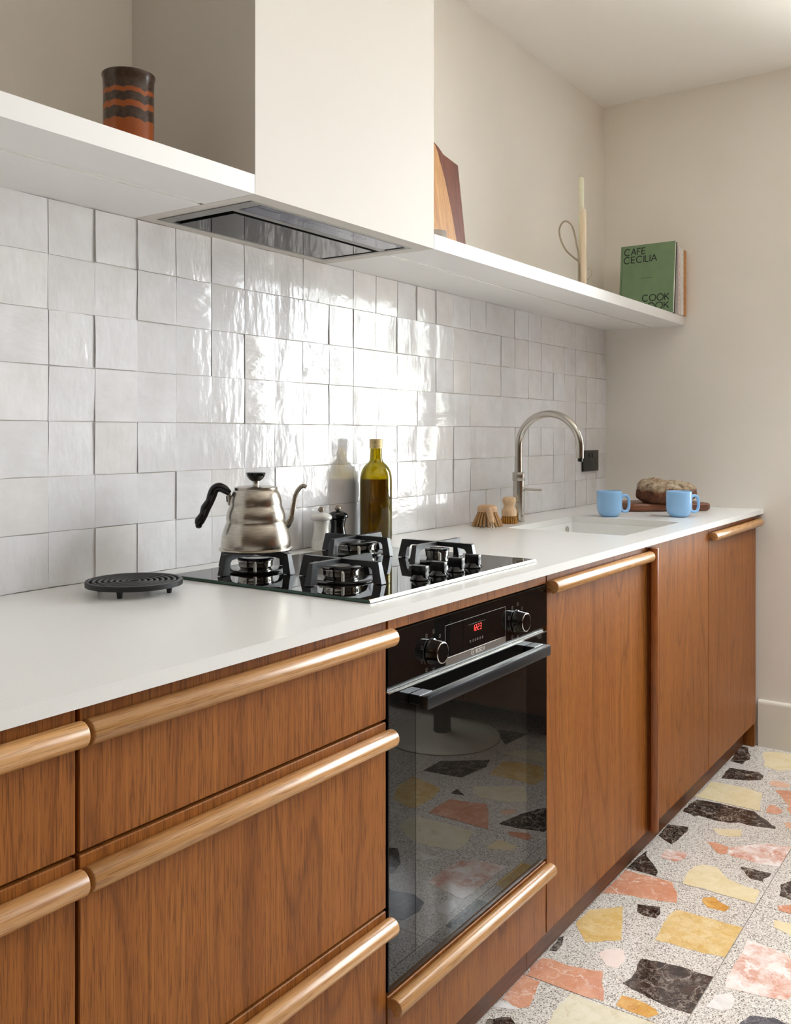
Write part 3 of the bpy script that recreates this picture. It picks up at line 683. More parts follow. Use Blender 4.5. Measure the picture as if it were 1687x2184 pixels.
def burner(x, y, r):
    x -= hx; y -= hy
    b = obj('burner', G().lathe([(0,.0062),(.0625,.0062),(.0628,.0085),(.060,.0102),(r+.006,.0112),(r-.004,.0116),(0,.0118)], 48, (x,y,0)), M_ENAMEL, t, 35)
    cup = obj('burner_ring', G().lathe([(0,.0119),(r*.84,.0119),(r*.86,.014),(r*.93,.0165),(r*.94,.024),(r*.955,.0255),(r*.955,.0282),(0,.0284)], 48, (x,y,0)), M_CHROME, b, 35)
    g = G()
    for k in range(20):
        a = 2*PI*k/20; M4 = Matrix.Translation((x,y,0)) @ Matrix.Rotation(a, 4, 'Z')
        q2 = G().box(r*.935, r*.960, -.0006, .0006, .0262, .0280); q2.xf(M4); g.add(q2.v, q2.f)
    obj('flame_slots', g, M_ENAMEL, b, 0)
    obj('burner_cap', G().lathe([(0,.0285),(r*.98,.0285),(r*1.0,.0295),(r*1.0,.0312),(r*.95,.0326),(r*.62,.0332),(r*.58,.0324),(r*.30,.0322),(0,.0322)], 48, (x,y,0)), M_ENAMEL, b, 35)
    obj('igniter', G().lathe([(0,.0105),(.003,.0105),(.003,.026),(.0012,.028),(0,.0285)], 10, (x-r*.62-.012, y-r*.62-.008, 0)), M_WHITECER, b)
BURN = [(-2.280,-.185,.0365), (-2.275,-.400,.0372), (-1.945,-.185,.0475), (-1.942,-.402,.0270)]
for b_ in BURN: burner(*b_)
def support(x, y):
    x -= hx; y -= hy; R = .0985
    s_ = bpy.data.objects.new('pan_support', None); COL.objects.link(s_); s_.parent = t; s_.location = (x, y, 0)
    for k in range(4):
        a = k*PI/2
        # one arm: bar from the middle outwards, then a tapered leg down to the glass
        side = [(.004,.0472),(.004,.0385),(.058,.0375),(.0715,.0352),(.0755,.0300),(.0795,.0075),(.0985,.0075),(.0895,.0464),(.0872,.0474)]
        g = G(); w0, w1 = .0052, .0072; n = len(side)
        L = [(p, -(w1 if q_ < .01 else w0), q_) for p, q_ in side]; Rr = [(p, (w1 if q_ < .01 else w0), q_) for p, q_ in side]
        g.add(L+Rr, [tuple(range(n-1,-1,-1)), tuple(range(n,2*n))] + [(i,(i+1)%n,n+(i+1)%n,n+i) for i in range(n)])
        g.xf(Matrix.Rotation(a, 4, 'Z')); obj('arm', g, M_IRON, s_, 0)
        obj('rubber_foot', G().lathe([(0,.0063),(.004,.0063),(.0045,.0076),(0,.0076)], 10, ((R-.011)*math.cos(a), (R-.011)*math.sin(a), 0)), M_PLAST, s_)
for x, y, r in BURN: support(x, y)
for x in (-2.190, -2.124, -2.058, -1.992):
    y = -.521; k = obj('control_knob', G().lathe([(0,.0063),(.0185,.0063),(.0190,.0078),(.0165,.0100),(.0140,.0135),(.0120,.0160),(0,.0165)], 32, (x-hx, y-hy, 0)), M_BLACKGLOSS, t, 35)
    obj('grip', G().box(x-hx-.0062, x-hx+.0062, y-hy-.0158, y-hy+.0158, .0125, .0335, .0014, 2), M_PLAST, k, 35)

# ------------------------------------------------------------------ shelves and hood
SZ0, SZ1, SY = 1.601, 1.6355, -.3265
def shelf(x0, x1, label, lx0, lx1):
    ox = (x0+x1)/2; t = thing('wall_shelf', label, 'shelf', (ox, 0, SZ0))
    gy = (-.1865, -.1995)
    prof = [(.0095,0), (gy[0],0), (gy[0],.007), (gy[1],.007), (gy[1],0), (SY,0), (SY,SZ1-SZ0), (.0095,SZ1-SZ0)]
    obj('board', G().prism(prof, x0-ox, x1-ox, lambda a, b, hh: (hh, a, b)), M_SHELF, t, 0)
    obj('light_strip', G().box(lx0-ox, lx1-ox, gy[1]+.0018, gy[0]-.0018, .0012, .0065), M_WHITECER, t, 0, label='slim diffuser strip let into the underside')
    return t
shelf(-3.75, -2.4315, 'long white shelf left of the extractor hood, over the plain tiles', -3.74, -2.440)
shelf(-1.8355, -.001, 'long white shelf right of the extractor hood, running to the end wall', -1.825, -.010)
hxc, hyc = -2.1335, -.163
t = thing('extractor_hood', 'boxed-in white extractor hood above the gas hob', 'extractor hood', (hxc, 0, SZ0))
bm = slab_with_hole([-2.430-hxc, -2.400-hxc, -1.873-hxc, -1.837-hxc], [-.3262, -.2885, -.031, .0095], 0, ZC-SZ0-.0005, {(1,1)})
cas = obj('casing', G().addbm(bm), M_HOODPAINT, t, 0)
# steel surround and glass parts recessed in the underside
def ring_frame(x0, x1, y0, y1, w_, z0, z1):
    g = G()
    for p, q_, r, s in ((x0,x0+w_[0],y0,y1), (x1-w_[1],x1,y0,y1), (x0+w_[0],x1-w_[1],y0,y0+w_[2]), (x0+w_[0],x1-w_[1],y1-w_[3],y1)): g.box(p-hxc, q_-hxc, r, s, z0, z1)
    return g
M_SATIN = plain('satin_grey_metal', (140,138,134), .42, 1)
M_HOODGLASS = M('smoked_filter_glass').set(Base_Color=(.012,.012,.012,1), Roughness=.04, IOR=1.33, Specular_IOR_Level=.18).m
obj('steel_surround', ring_frame(-2.3995,-1.8735,-.288,-.0315,(.030,.014,.006,.006),-.0015,.004), M_SATIN, t, 0)
obj('steel_divider', G().box(-2.369-hxc, -1.888-hxc, -.2245, -.208, -.0012, .004), M_SATIN, t, 0)
obj('filter_glass', G().box(-2.350-hxc, -1.899-hxc, -.196, -.041, -.0012, .004, .0006, 1), M_HOODGLASS, t, 0)
obj('filter_housing', G().box(-2.3995-hxc, -1.8735-hxc, -.288, -.0315, .012, .060), M_PLAST, t, 0)
M_NAVY = M('navy_control_glass').set(Base_Color=lin((56,61,84)), Roughness=.12, IOR=1.3).m
cs = obj('control_strip', G().box(-2.366-hxc, -1.899-hxc, -.2805, -.2265, -.0012, .0045), M_NAVY, t, 0)
text('brand_lettering', 'FISHER & PAYKEL', .0085, M_PRINT, t, (-2.366-hxc+.006, -.2640, -.0013), (PI,0,0))
g = G(); fz = lambda a, b, hh: (a-hxc, b, -.0013-hh)
for x, r in ((-2.261,.0065),(-2.232,.004),(-2.216,.004),(-2.200,.004)): g.stroke(C(r, x, -.262, 16), .0008, fz)
for k in range(9): g.stroke([(-2.185+k*.012,-.262),(-2.178+k*.012,-.262)], .0008, fz)
for x in (-2.06,-2.04,-2.02): g.stroke(C(.0045, x, -.262, 14), .0008, fz)
obj('touch_symbols', g, M_PRINT, t, 0)

# ------------------------------------------------------------------ tap, socket
t = thing('kitchen_tap', 'brushed steel swan-neck tap behind the sink', 'tap', (-.976, -.100, ZT))
obj('tap_body', G().lathe([(0,.0003),(.0195,.0003),(.0195,.004),(.0181,.005),(.0181,.0615),(.0176,.062),(.0181,.0625),(.0181,.131),(0,.131)], 40), M_TAP, t)
obj('collar', G().lathe([(0,.1312),(.0196,.1312),(.0200,.132),(.0200,.1565),(.0190,.158),(0,.158)], 40), M_STEEL, t)
R = .1060; zc = 1.2360-R-ZT; pts = [(0,0,.158),(0,0,.19),(0,0,.215)] + [(0,-R+R*math.cos(a),zc+R*math.sin(a)) for a in [PI*k/28 for k in range(29)]] + [(0,-2*R,.225),(0,-2*R,.2065)]
obj('spout', G().tube(pts, .0113, 24), M_TAP, t)
obj('aerator', G().lathe([(0,.196),(.0075,.196),(.0078,.2062),(0,.2062)], 20, (0,-2*R,0)), M_PLAST, t)
obj('lever', G().tube([(.0,-.017,.1035),(.0,-.05,.1035),(.0,-.082,.1035)], .0034, 14), M_TAP, t)
obj('lever_hub', G().lathe([(0,0),(.0075,0),(.0075,.004),(0,.0045)], 20).xf(Matrix.Translation((0,-.0165,.1035)) @ Matrix.Rotation(PI/2,4,'X')), M_TAP, t)
obj('set_screw', G().lathe([(0,0),(.0032,0),(.0036,.0012),(.0036,0)], 14).xf(Matrix.Translation((-.006,-.0171,.018)) @ Matrix.Rotation(PI/2,4,'X')), M_STEEL, t)

t = thing('wall_socket', 'black double plug socket on the tiles behind the tap', 'socket', (-.176, -.0025, 1.0665))
obj('plate', G().box(-.0755, .0755, -.0065, .0005, -.0415, .0415, .0018, 2), M_SOCKET, t, 35)
g = G()
for cx in (-.038, .038):
    g.box(cx-.002, cx+.002, -.0069, -.0064, .000, .010); g.box(cx-.013, cx-.007, -.0069, -.0064, -.016, -.012); g.box(cx+.007, cx+.013, -.0069, -.0064, -.016, -.012)
obj('pin_holes', g, M_INK, t, 0)
for cx in (-.014, .014): obj('rocker_switch', G().box(cx-.006, cx+.006, -.0085, -.0063, .012, .030, .0012, 1), M_PLAST, t, 35)

# ------------------------------------------------------------------ things on the worktop
# kettle on the back-left burner
zk = ZT+.0474
KX, KY = -2.283, -.188
t = thing('gooseneck_kettle', 'brushed steel gooseneck kettle with a wavy black handle on the back left burner', 'kettle', (KX, KY, zk))
prof = [(0,.0),(.066,.0),(.0722,.0012),(.0735,.0035),(.0728,.0058),(.0690,.0075),(.0695,.012),(.0692,.020),(.0672,.032),(.0638,.044),(.0602,.0525),(.0582,.0572),(.0583,.060),
        (.0590,.064),(.0583,.072),(.0562,.080),(.0535,.0865),(.0517,.0912),(.0517,.0935),(.0518,.097),(.0505,.105),(.0478,.113),(.0445,.1195),(.0412,.1222),(.0405,.1230)]
obj('body', G().lathe(prof, 64), M_KETTLE, t, 30)
lid = obj('lid', G().lathe([(.0425,.1205),(.0432,.1232),(.0430,.1262),(.0415,.1275),(.0300,.1292),(.0120,.1305),(0,.1308)], 48), M_KETTLE, t, 30)
obj('knob_stem', G().lathe([(0,.1306),(.0075,.1306),(.0062,.134),(.0062,.1385),(0,.1385)], 20), M_STEEL, lid)
obj('lid_knob', G().lathe([(0,.1384),(.0078,.1386),(.0135,.1425),(.0180,.1490),(.0196,.1545),(.0185,.1562),(.0150,.1568),(0,.1562)], 32), M_BLACKGLOSS, lid)
rt = Vector((math.sin(.765), -math.cos(.765), 0))     # spout points this way, handle the other
def K(r, z): return (rt.x*r, rt.y*r, z-.9384)
def smooth(pts, n=6):
    out = []; m = len(pts)
    for i in range(m-1):
        p0, p1, p2, p3 = [Vector(pts[max(0, min(m-1, j))]) for j in (i-1, i, i+1, i+2)]
        for k in range(n):
            s = k/n; out.append(.5*((2*p1)+(p2-p0)*s+(2*p0-5*p1+4*p2-p3)*s*s+(3*p1-p0-3*p2+p3)*s**3))
    out.append(Vector(pts[-1])); return out
def smoothr(r, n=6):
    return [r[i]+(r[i+1]-r[i])*k/n for i in range(len(r)-1) for k in range(n)]+[r[-1]]
sp = [K(.050,.972),K(.058,.9835),K(.066,.992),K(.0715,1.004),K(.0745,1.022),K(.0778,1.042),K(.0825,1.0555),K(.0890,1.064),K(.0955,1.067),K(.1012,1.0645)]
obj('spout', G().tube(smooth(sp), smoothr([.0080,.0072,.0064,.0058,.0052,.0048,.0046,.0044,.0043,.0042]), 16), M_KETTLE, t, 50)
hp = [K(-.0520,1.0525),K(-.0600,1.0600),K(-.0720,1.0655),K(-.0815,1.0610),K(-.0862,1.0500),K(-.0905,1.0375),K(-.0985,1.0240),K(-.1030,1.0105),K(-.1105,.9985),K(-.1125,.9905)]
hd = obj('handle', G().tube(smooth(hp), smoothr([.0055,.0085,.0094,.0094,.0098,.0086,.0100,.0086,.0100,.0066]), 18), M_PLAST, t, 60)
obj('handle_tip', G().lathe([(0,-.006),(.0055,-.0035),(.0068,0),(.0055,.004),(0,.006)], 16, K(-.1122,.9892)), M_PLAST, hd)
obj('bracket', G().tube([K(-.0545,1.056),K(-.0535,1.050),K(-.0525,1.040),K(-.0515,1.031),K(-.0475,1.028),K(-.0465,1.036),K(-.0450,1.048)], .0042, 10), M_STEEL, t)
obj('bracket_slot', G().tube([K(-.0572,1.048),K(-.0562,1.036)], .0018, 8), M_PLAST, t)

# trivet
t = thing('trivet', 'round black cast iron trivet of rings on the worktop beside the hob', 'trivet', (-2.563, -.160, ZT))
M_CAST = M('cast_iron'); _co = M_CAST.coords(False); M_CAST.set(Base_Color=(.022,.022,.024,1), Roughness=.42, Metallic=.3).bump(M_CAST.noise(_co, 700, 3), .35, .0006); M_CAST = M_CAST.m
for k, r in enumerate((.0805,.0700,.0600,.0500,.0400,.0300,.0200,.0100)):
    w_ = .0023 if k else .0036; z0 = .0135 if k == 0 else .0150; z1 = .0225-.0002*k
    obj('ring', G().lathe([(r+w_,z0),(r+w_,z1-.0012),(r+w_-.001,z1),(r-w_+.001,z1),(r-w_,z1-.0012),(r-w_,z0),(r+w_,z0)], 56), M_CAST, t, 35)
for k in range(4):
    a = .5+k*PI/2
    obj('rib', G().box(.004, .080, -.0028, .0028, .0128, .0170).xf(Matrix.Rotation(a,4,'Z')), M_CAST, t, 0)
    obj('leg', G().lathe([(0,0),(.0042,0),(.0062,.0134),(0,.0134)], 14, (.064*math.cos(a), .064*math.sin(a), 0)), M_CAST, t)

# salt and pepper mills
def mill(x, y, mat, label, ht=1.0):
    t = thing('pepper_mill', label, 'mill', (x, y, ZT), 'salt and pepper mills'); t.scale = (ht,)*3
    obj('body', G().lathe([(0,0),(.0225,0),(.0238,.0015),(.0240,.0225),(.0225,.0245),(.0215,.0262),(.0218,.0285),(.0195,.040),(.0180,.050),(.0182,.058),(.0200,.066),(.0212,.0700),(.0205,.0715),(0,.0715)], 40), mat, t, 30)
    obj('cap', G().lathe([(0,.0717),(.0205,.0717),(.0252,.0738),(.0268,.0775),(.0262,.0812),(.0215,.0860),(.0130,.0895),(.0060,.0908),(0,.0910)], 40), mat, t, 30)
    obj('ball', G().lathe([(0,.0905),(.0050,.0918),(.0078,.0955),(.0080,.0985),(.0062,.1020),(.0030,.1042),(0,.1048)], 24), M_BALL, t)
mill(-1.907, -.047, M_WHITECER, 'white pepper mill with a grey ball top behind the hob')
mill(-1.841, -.046, M_BLACKGLOSS, 'glossy black pepper mill between the white mill and the oil bottle', .985)

# olive oil bottle
t = thing('oil_bottle', 'tall green glass bottle of olive oil with a pale screw cap', 'bottle', (-1.6935, -.056, ZT))
out = [(0,.0005),(.036,.0005),(.0400,.004),(.0418,.010),(.0420,.158),(.0412,.171),(.0385,.183),(.0335,.1935),(.0270,.2015),(.0210,.2065),(.0178,.2105),(.0166,.216),(.0158,.230),(.0152,.2455)]
inn = [(.0125,.2455),(.0130,.230),(.0140,.216),(.0155,.210),(.0190,.2045),(.0250,.1990),(.0312,.1912),(.0358,.1815),(.0384,.170),(.0392,.158),(.0392,.012),(.036,.0065),(0,.0060)]
obj('glass', G().lathe(out+inn, 48), M_OLIVEGLASS, t, 50)
obj('oil', G().lathe([(0,.0064),(.0358,.0069),(.0389,.0122),(.0389,.158),(.0382,.1640),(0,.1642)], 48), M_OIL, t, 50)
cp = [(0,.2680),(.0162,.2680),(.0173,.2670)]
for k in range(7): z = .2655-.003*k; cp += [(.0174,z),(.0167,z-.0012)]
cp += [(.0174,.2440),(.0155,.2435)]
obj('screw_cap', G().lathe(cp, 36), M_GOLD, t, 30)

# dish brushes
t = thing('dish_brush', 'worn round wooden dish brush lying with its handle towards the room', 'brush', (-1.170, -.094, ZT))
obj('head', G().lathe([(0,.040),(.024,.040),(.0300,.045),(.0310,.052),(.0285,.060),(.0235,.0645),(0,.0655)], 32), M_BEECHX, t, 40)
g = G()
for ring, (r0, r1, n) in enumerate(((.027,.0455,22),(.020,.032,16))):
    for k in range(n):
        a = 2*PI*k/n+ring*.1; j = random.uniform(-.02,.02)
        g.tube([(r0*math.cos(a), r0*math.sin(a), .044),((r0*.5+r1*.5)*math.cos(a), (r0*.5+r1*.5)*math.sin(a), .022),(r1*math.cos(a+j), r1*math.sin(a+j), .0012)], [.0024,.0033,.0030], 6)
obj('bristles', g, M_BRIST1, t, 60, kind='stuff')
hv = Vector((-.80,-.60,0)).normalized(); wv = lambda d, z: tuple(hv*d + Vector((0,0,z)))
hd = obj('handle', G().tube([wv(.020,.052),wv(.030,.0505),wv(.045,.045),wv(.066,.037),wv(.085,.030),wv(.100,.0225),wv(.108,.0190)], [.0060,.0088,.0098,.0090,.0084,.0078,.0050], 14), M_BEECHX, t, 60)
o_ = Vector(wv(.1085,.0180)); pts = [o_ + hv*(.0045*(1-math.cos(a))) + Vector((0,0,-.0085*(1-math.cos(a)))) + Vector((hv.y,-hv.x,0))*.0042*math.sin(a) for a in [2*PI*k/18 for k in range(18)]]
obj('hanging_loop', G().tube(pts, .0009, 8, closed=True), M_STEEL, hd)
t = thing('pot_brush', 'upright pale beech pot brush with amber bristles beside the tap', 'brush', (-1.052, -.106, ZT))
obj('knob', G().lathe([(0,.0230),(.0215,.0230),(.0236,.0245),(.0238,.0400),(.0225,.0425),(.0192,.0480),(.0168,.0545),(.0180,.0600),(.0210,.0665),(.0218,.0725),(.0205,.0785),(.0170,.0822),(.0100,.0832),(0,.0834)], 36), M_BEECH, t, 40)
g = G()
for (r0, r1, n) in ((.0205,.0262,21),(.0135,.0175,14),(.006,.008,8)):
    for k in range(n):
        a = 2*PI*k/n; g.tube([(r0*math.cos(a), r0*math.sin(a), .0235),(r1*math.cos(a+random.uniform(-.05,.05)), r1*math.sin(a), .0006)], [.0020,.0027], 5)
obj('bristles', g, M_BRIST2, t, 60, kind='stuff')

# mugs
def mug(x, y, label, rot):
    t = thing('mug', label, 'mug', (x, y, ZT), 'sky blue mugs on the worktop', rot)
    R = .0425
    prof = [(0,.0008),(.024,.0008),(.0275,.0020),(.0360,.0100),(.0405,.0200),(R,.032),(R,.082),(.0421,.0868),(.0405,.0878),(.0390,.0868),(.0385,.082),(.0382,.034),(.0365,.022),(.030,.012),(0,.009)]
    obj('cup', G().lathe(prof, 48), M_BLUEMUG, t, 60)
    pts = []
    for k in range(30):
        a = 2*PI*k/30; cx = math.cos(a); sx = math.sin(a)
        pts.append((.0555+.0150*(abs(cx)**.8)*(1 if cx > 0 else -1), 0, .0440+.0275*(abs(sx)**.75)*(1 if sx > 0 else -1)))
    g = G().tube(pts, .0052, 12, closed=True)
    obj('handle', g, M_BLUEMUG, t, 60)
mug(-.640, -.272, 'sky blue mug standing behind the sink, nearer the tap', -.80)
mug(-.520, -.472, 'sky blue mug near the front edge, in front of the bread', -.80)

# bread board and loaf
bx = thing('bread_board', 'thick walnut board lying under the loaf by the end wall', 'board', (-.255, -.318, ZT), None, -.82)
pl = []
for cx, cy, a0 in ((.135,.07,0),(-.135,.07,PI/2),(-.135,-.07,PI),(.135,-.07,1.5*PI)):
    for k in range(7): a = a0+PI/2*k/6; pl.append((cx+.022*math.cos(a), cy+.022*math.sin(a)))
g = G(); n = len(pl); lv = [(.93,.0008),(.985,.005),(1,.011),(1,.021),(.985,.0268),(.95,.0290)]
vs = [(a*s, b*s, z) for s, z in lv for a, b in pl]; fs = [tuple(range(n-1,-1,-1)), tuple((len(lv)-1)*n+k for k in range(n))]
for i in range(len(lv)-1): fs += [(i*n+k, i*n+(k+1)%n, (i+1)*n+(k+1)%n, (i+1)*n+k) for k in range(n)]
obj('board', g.add(vs, fs), M_WALNUT, bx, 50)
m = M('bread_crust'); co = m.coords(False); sep = m.n('SeparateXYZ'); m.l(co, sep.inputs[0])
nz = m.noise(co, 30, 5, .65)
cr = m.ramp(nz, (.3, lin((54,30,18))), (.5, lin((104,62,38))), (.7, lin((136,88,56))))
fl = m.math('MULTIPLY', m.ramp(m.math('ADD', sep.outputs['Z'], m.math('MULTIPLY', m.math('SUBTRACT', m.noise(co, 22, 4, .6), .5), .06)), (.048, 0.0), (.058, 1.0)), m.ramp(m.noise(co, 55, 4, .7), (.36, .15), (.58, .85)))
m.color(m.mix(fl, cr, lin((196,180,152)))).set(Roughness=.9); m.bump(m.noise(co, 120, 5, .7), .7, .004); M_BREAD = m.m
lf = thing('bread_loaf', 'crusty flour-dusted sourdough loaf on the walnut board', 'bread', (-.292, -.352, ZT+.0292), None, -.82)
bm = bmesh.new(); bmesh.ops.create_icosphere(bm, subdivisions=5, radius=1)
for v in bm.verts:
    x, y, z = v.co; a = math.copysign(abs(x)**.82, x); b = math.copysign(abs(y)**.82, y)
    zz = math.copysign(abs(z)**.62, z)
    h = .043+.010*max(0, -x) - .013*max(0, x)*max(0,z)
    p = Vector((a*.108, b*.076, .0425+zz*h))
    d = noise.fractal(Vector(v.co)*2.2, 1.0, 2.0, 4)*.0055
    if z > .25:      # the burst along the top
        s_ = math.exp(-((x+.15+.35*y)/.16)**2); d += -.010*s_ + .008*math.exp(-((x+.42+.35*y)/.12)**2)
    p += v.normal*d
    if p.z < .0: p.z = 0
    v.co = p
zmin = min(v.co.z for v in bm.verts)
for v in bm.verts: v.co.z = max(v.co.z-zmin, .0004 if v.co.z-zmin < .0004 else v.co.z-zmin)
obj('crust', G().addbm(bm), M_BREAD, lf, 80)

# ------------------------------------------------------------------ things on the shelves
m = M('brown_drip_glaze'); co = m.coords(False); sep = m.n('SeparateXYZ'); m.l(co, sep.inputs[0])
ang = m.n('Math', operation='ARCTAN2'); m.l(sep.outputs['Y'], ang.inputs[0]); m.l(sep.outputs['X'], ang.inputs[1])
cmb = m.n('CombineXYZ'); m.l(ang.outputs[0], cmb.inputs[0])
wob = m.math('MULTIPLY', m.math('SUBTRACT', m.noise(cmb.outputs[0], 1.5, 2, .5), .5), .022)
zz = m.math('ADD', sep.outputs['Z'], wob)
stp = m.ramp(m.math('DIVIDE', zz, .160), (0, 1.0), (.455, 1.0), (.465, 0.0), (.575, 0.0), (.585, 1.0), (.64, 1.0), (.65, 0.0), (.735, 0.0), (.745, 1.0), (.785, 1.0), (.795, 0.0), (1, 0.0))
br = m.ramp(m.noise(co, 120, 4, .65), (.3, lin((50,36,28))), (.7, lin((82,62,48))))
m.color(m.mix(stp, br, lin((158,80,28)))).set(Roughness=.22); m.bump(stp, -.35, .0012); M_DRIP = m.m
t = thing('studio_pot', 'brown and orange drip-glazed pottery jar on the left shelf', 'jar', (-2.590, -.178, SZ1))
obj('pot', G().lathe([(0,.0006),(.0400,.0006),(.0420,.003),(.0425,.030),(.0432,.080),(.0430,.130),(.0434,.148),(.0455,.1560),(.0452,.1580),(.0432,.1575),(.0405,.148),(.0402,.06),(.038,.008),(0,.006)], 56), M_DRIP, t, 60)

# chopping boards leaning on the wall beside the hood
def lean_board(name, label, poly, th, mat, x, y, tilt, rz=0):
    o = obj(name, G().prism(poly, 0, th, lambda a, b, hh: (a, -hh, b)), mat, None, 30)
    o.location = (x, y, SZ1+.0006); o.rotation_euler = (-tilt, 0, rz); return tag(o, label, 'board', 'chopping boards leaning beside the hood')
pr = [(-.30,.0),(.0,.0),(.0,.350),(-.080,.364),(-.105,.380),(-.14,.395),(-.21,.395),(-.245,.372),(-.265,.352),(-.30,.345)]
lean_board('chopping_board', 'dark red-brown chopping board leaning on the wall right of the hood', pr, .018, M_REDBOARD, -1.238, -.052, math.radians(6.5))
rr = [(-.22,.0),(.0,.0),(-.002,.08),(-.012,.18),(-.028,.27),(-.050,.345),(-.075,.385),(-.11,.405),(-.15,.395),(-.18,.36),(-.205,.27),(-.22,.15)]
lean_board('chopping_board', 'pale tan rounded chopping board in front of the darker one', rr, .016, M_TANBOARD, -1.360, -.098, math.radians(8.0))
t = thing('glass_tumbler', 'small frosted glass half hidden behind the hood corner', 'glass', (-1.628, -.200, SZ1))
obj('tumbler', G().lathe([(0,.0006),(.024,.0006),(.0255,.003),(.0275,.058),(.0265,.0588),(.0256,.058),(.0238,.007),(0,.006)], 32), M('frosted_glass').set(Base_Color=lin((238,230,224)), Roughness=.35, IOR=1.4, Transmission_Weight=.6).m, t, 60)

# candles and their looped wire holder
CX, CY = -.700, -.203
t = thing('candle_holder', 'bent wire candle holder with a big loop on the right shelf', 'candle holder', (CX, CY, SZ1))
vr = Vector((math.sin(.41), -math.cos(.41), 0)); vw = Vector((math.cos(.41), math.sin(.41), 0))
def Q(r, z, d=0): return tuple(vr*r + vw*d + Vector((0,0,z)))
big = [Q(-.0145,.005),Q(-.0145,.05),Q(-.0145,.105),Q(-.017,.125),Q(-.034,.140),Q(-.058,.165),Q(-.075,.200),Q(-.080,.235),Q(-.070,.258),Q(-.056,.263),Q(-.040,.250),Q(-.030,.222),Q(-.022,.180),Q(-.0160,.150),Q(-.0155,.11,-.006),Q(-.0150,.06,-.008)]
obj('loop_wire', G().tube(smooth(big, 5), .0031, 10), M_WIRE, t)
sm = [Q(.0128,.060),Q(.018,.064),Q(.026,.074),Q(.028,.088),Q(.022,.098),Q(.0135,.100)]
obj('small_loop', G().tube(smooth(sm, 5), .0013, 8), M_WIRE, t)
obj('base_dish', G().lathe([(0,.0004),(.020,.0004),(.0225,.003),(.0215,.0042),(0,.003)], 32), M_WIRE, t)
obj('cup_ring', G().tube([(.0132*math.cos(a), .0132*math.sin(a), .045) for a in [2*PI*k/24 for k in range(24)]], .0016, 8, closed=True), M_WIRE, t)
def candle(x, y, z0, z1, r, mat, label):
    c_ = thing('taper_candle', label, 'candle', (x, y, z0), 'taper candles in the wire holder'); h = z1-z0
    obj('wax', G().lathe([(0,0),(r,0),(r,h*.5),(r*.98,h-.010),(r*.80,h-.003),(r*.35,h),(0,h)], 24), mat, c_, 50)
    obj('wick', G().tube([(0,0,h-.001),(.0006,0,h+.006),(-.0012,.0006,h+.0135)], .0009, 6), M_WAXG, c_)
a_ = Vector((CX,CY,0)); candle(a_.x, a_.y, SZ1+.0045, 1.938, .0108, M_WAXC, 'thick cream candle, the shorter of the two in the wire holder')
b_ = Vector((CX,CY,0))+vw*.042-vr*.0070; candle(b_.x, b_.y, SZ1+.0005, 2.058, .0100, M_WAXG, 'pale ivory candle standing taller behind the cream one')

# books
def book(name, label, x, w, y0, y1, h, cov, tilt=0, page=True, spine_front=False, spine=None):
    """book standing against the end wall, thickness w along x, from y0 (near) to y1"""
    t = thing('book', label, 'book', (x, y0, SZ1+.0005), 'cookery books at the end of the shelf'); t.rotation_euler = (0, tilt, 0)
    D = y1-y0; c_ = .0022
    obj('cover_front', G().box(0, c_, 0, D, 0, h), cov, t, 0)
    obj('cover_back', G().box(w-c_, w, 0, D, 0, h), spine or cov, t, 0)
    if spine_front:
        obj('spine', G().box(c_, w-c_, 0, c_, 0, h), cov, t, 0); obj('pages', G().box(c_+.0002, w-c_-.0002, c_+.0004, D-.003, .003, h-.003), M_PAGE, t, 0)
    else:
        obj('spine', G().box(c_, w-c_, D-c_, D, 0, h), cov, t, 0); obj('pages', G().box(c_+.0002, w-c_-.0002, .003, D-c_-.0004, .003, h-.003), M_PAGE, t, 0)
    return t
gb = book('book', 'large green cookbook facing out with black lettering', -.1640, .0240, -.3330, -.1180, .2770, M_GREEN, .105, spine=M_SLATE)
# cover lettering drawn as strokes: u runs along the cover from the spine side, v up
W_ = .215; fb = lambda a, b, hh: (-hh-.0001, W_-a, b)
def arc(cx, cy, rx, ry, a0, a1, n=20): return [(cx+rx*math.cos(math.radians(a0+(a1-a0)*k/n)), cy+ry*math.sin(math.radians(a0+(a1-a0)*k/n))) for k in range(n+1)]
LET = {
 'C': (.95, lambda: [arc(.50,.5,.48,.5,42,318)]), 'A': (.80, lambda: [[(0,0),(.38,1),(.42,1),(.80,0)],[(.15,.36),(.65,.36)]]),
 'F': (.55, lambda: [[(0,0),(0,1)],[(0,.96),(.55,.96)],[(0,.52),(.5,.52)]]), 'E': (.58, lambda: [[(0,0),(0,1)],[(0,.96),(.58,.96)],[(0,.5),(.52,.5)],[(0,.04),(.58,.04)]]),
 'I': (.02, lambda: [[(.01,0),(.01,1)]]), 'L': (.50, lambda: [[(0,0),(0,1)],[(0,.04),(.5,.04)]]),
 'O': (1.0, lambda: [arc(.5,.5,.5,.5,0,360,28)]), 'K': (.65, lambda: [[(0,0),(0,1)],[(.03,.42),(.62,1)],[(.20,.58),(.68,0)]]),
 'B': (.58, lambda: [[(0,0),(0,1)],[(0,.96),(.28,.96)]+arc(.28,.74,.26,.22,90,-90,10)+[(0,.52)],[(0,.52),(.28,.52)]+arc(.28,.28,.30,.24,90,-90,10)+[(0,.04)]])}
def word(g, s_, u, v, hgt, width, st):
    gap = .22; tot = sum(LET[c][0] for c in s_)+gap*(len(s_)-1); k = width/tot; x = u
    for c in s_:
        wd, fn = LET[c]
        for pl in fn(): g.stroke([(x+a*k, v+b*hgt) for a, b in pl], st, fb)
        x += (wd+gap)*k
g = G()
word(g, 'CAFE', .015, .2385, .026, .084, .0036); word(g, 'CECILIA', .014, .2065, .026, .131, .0036)
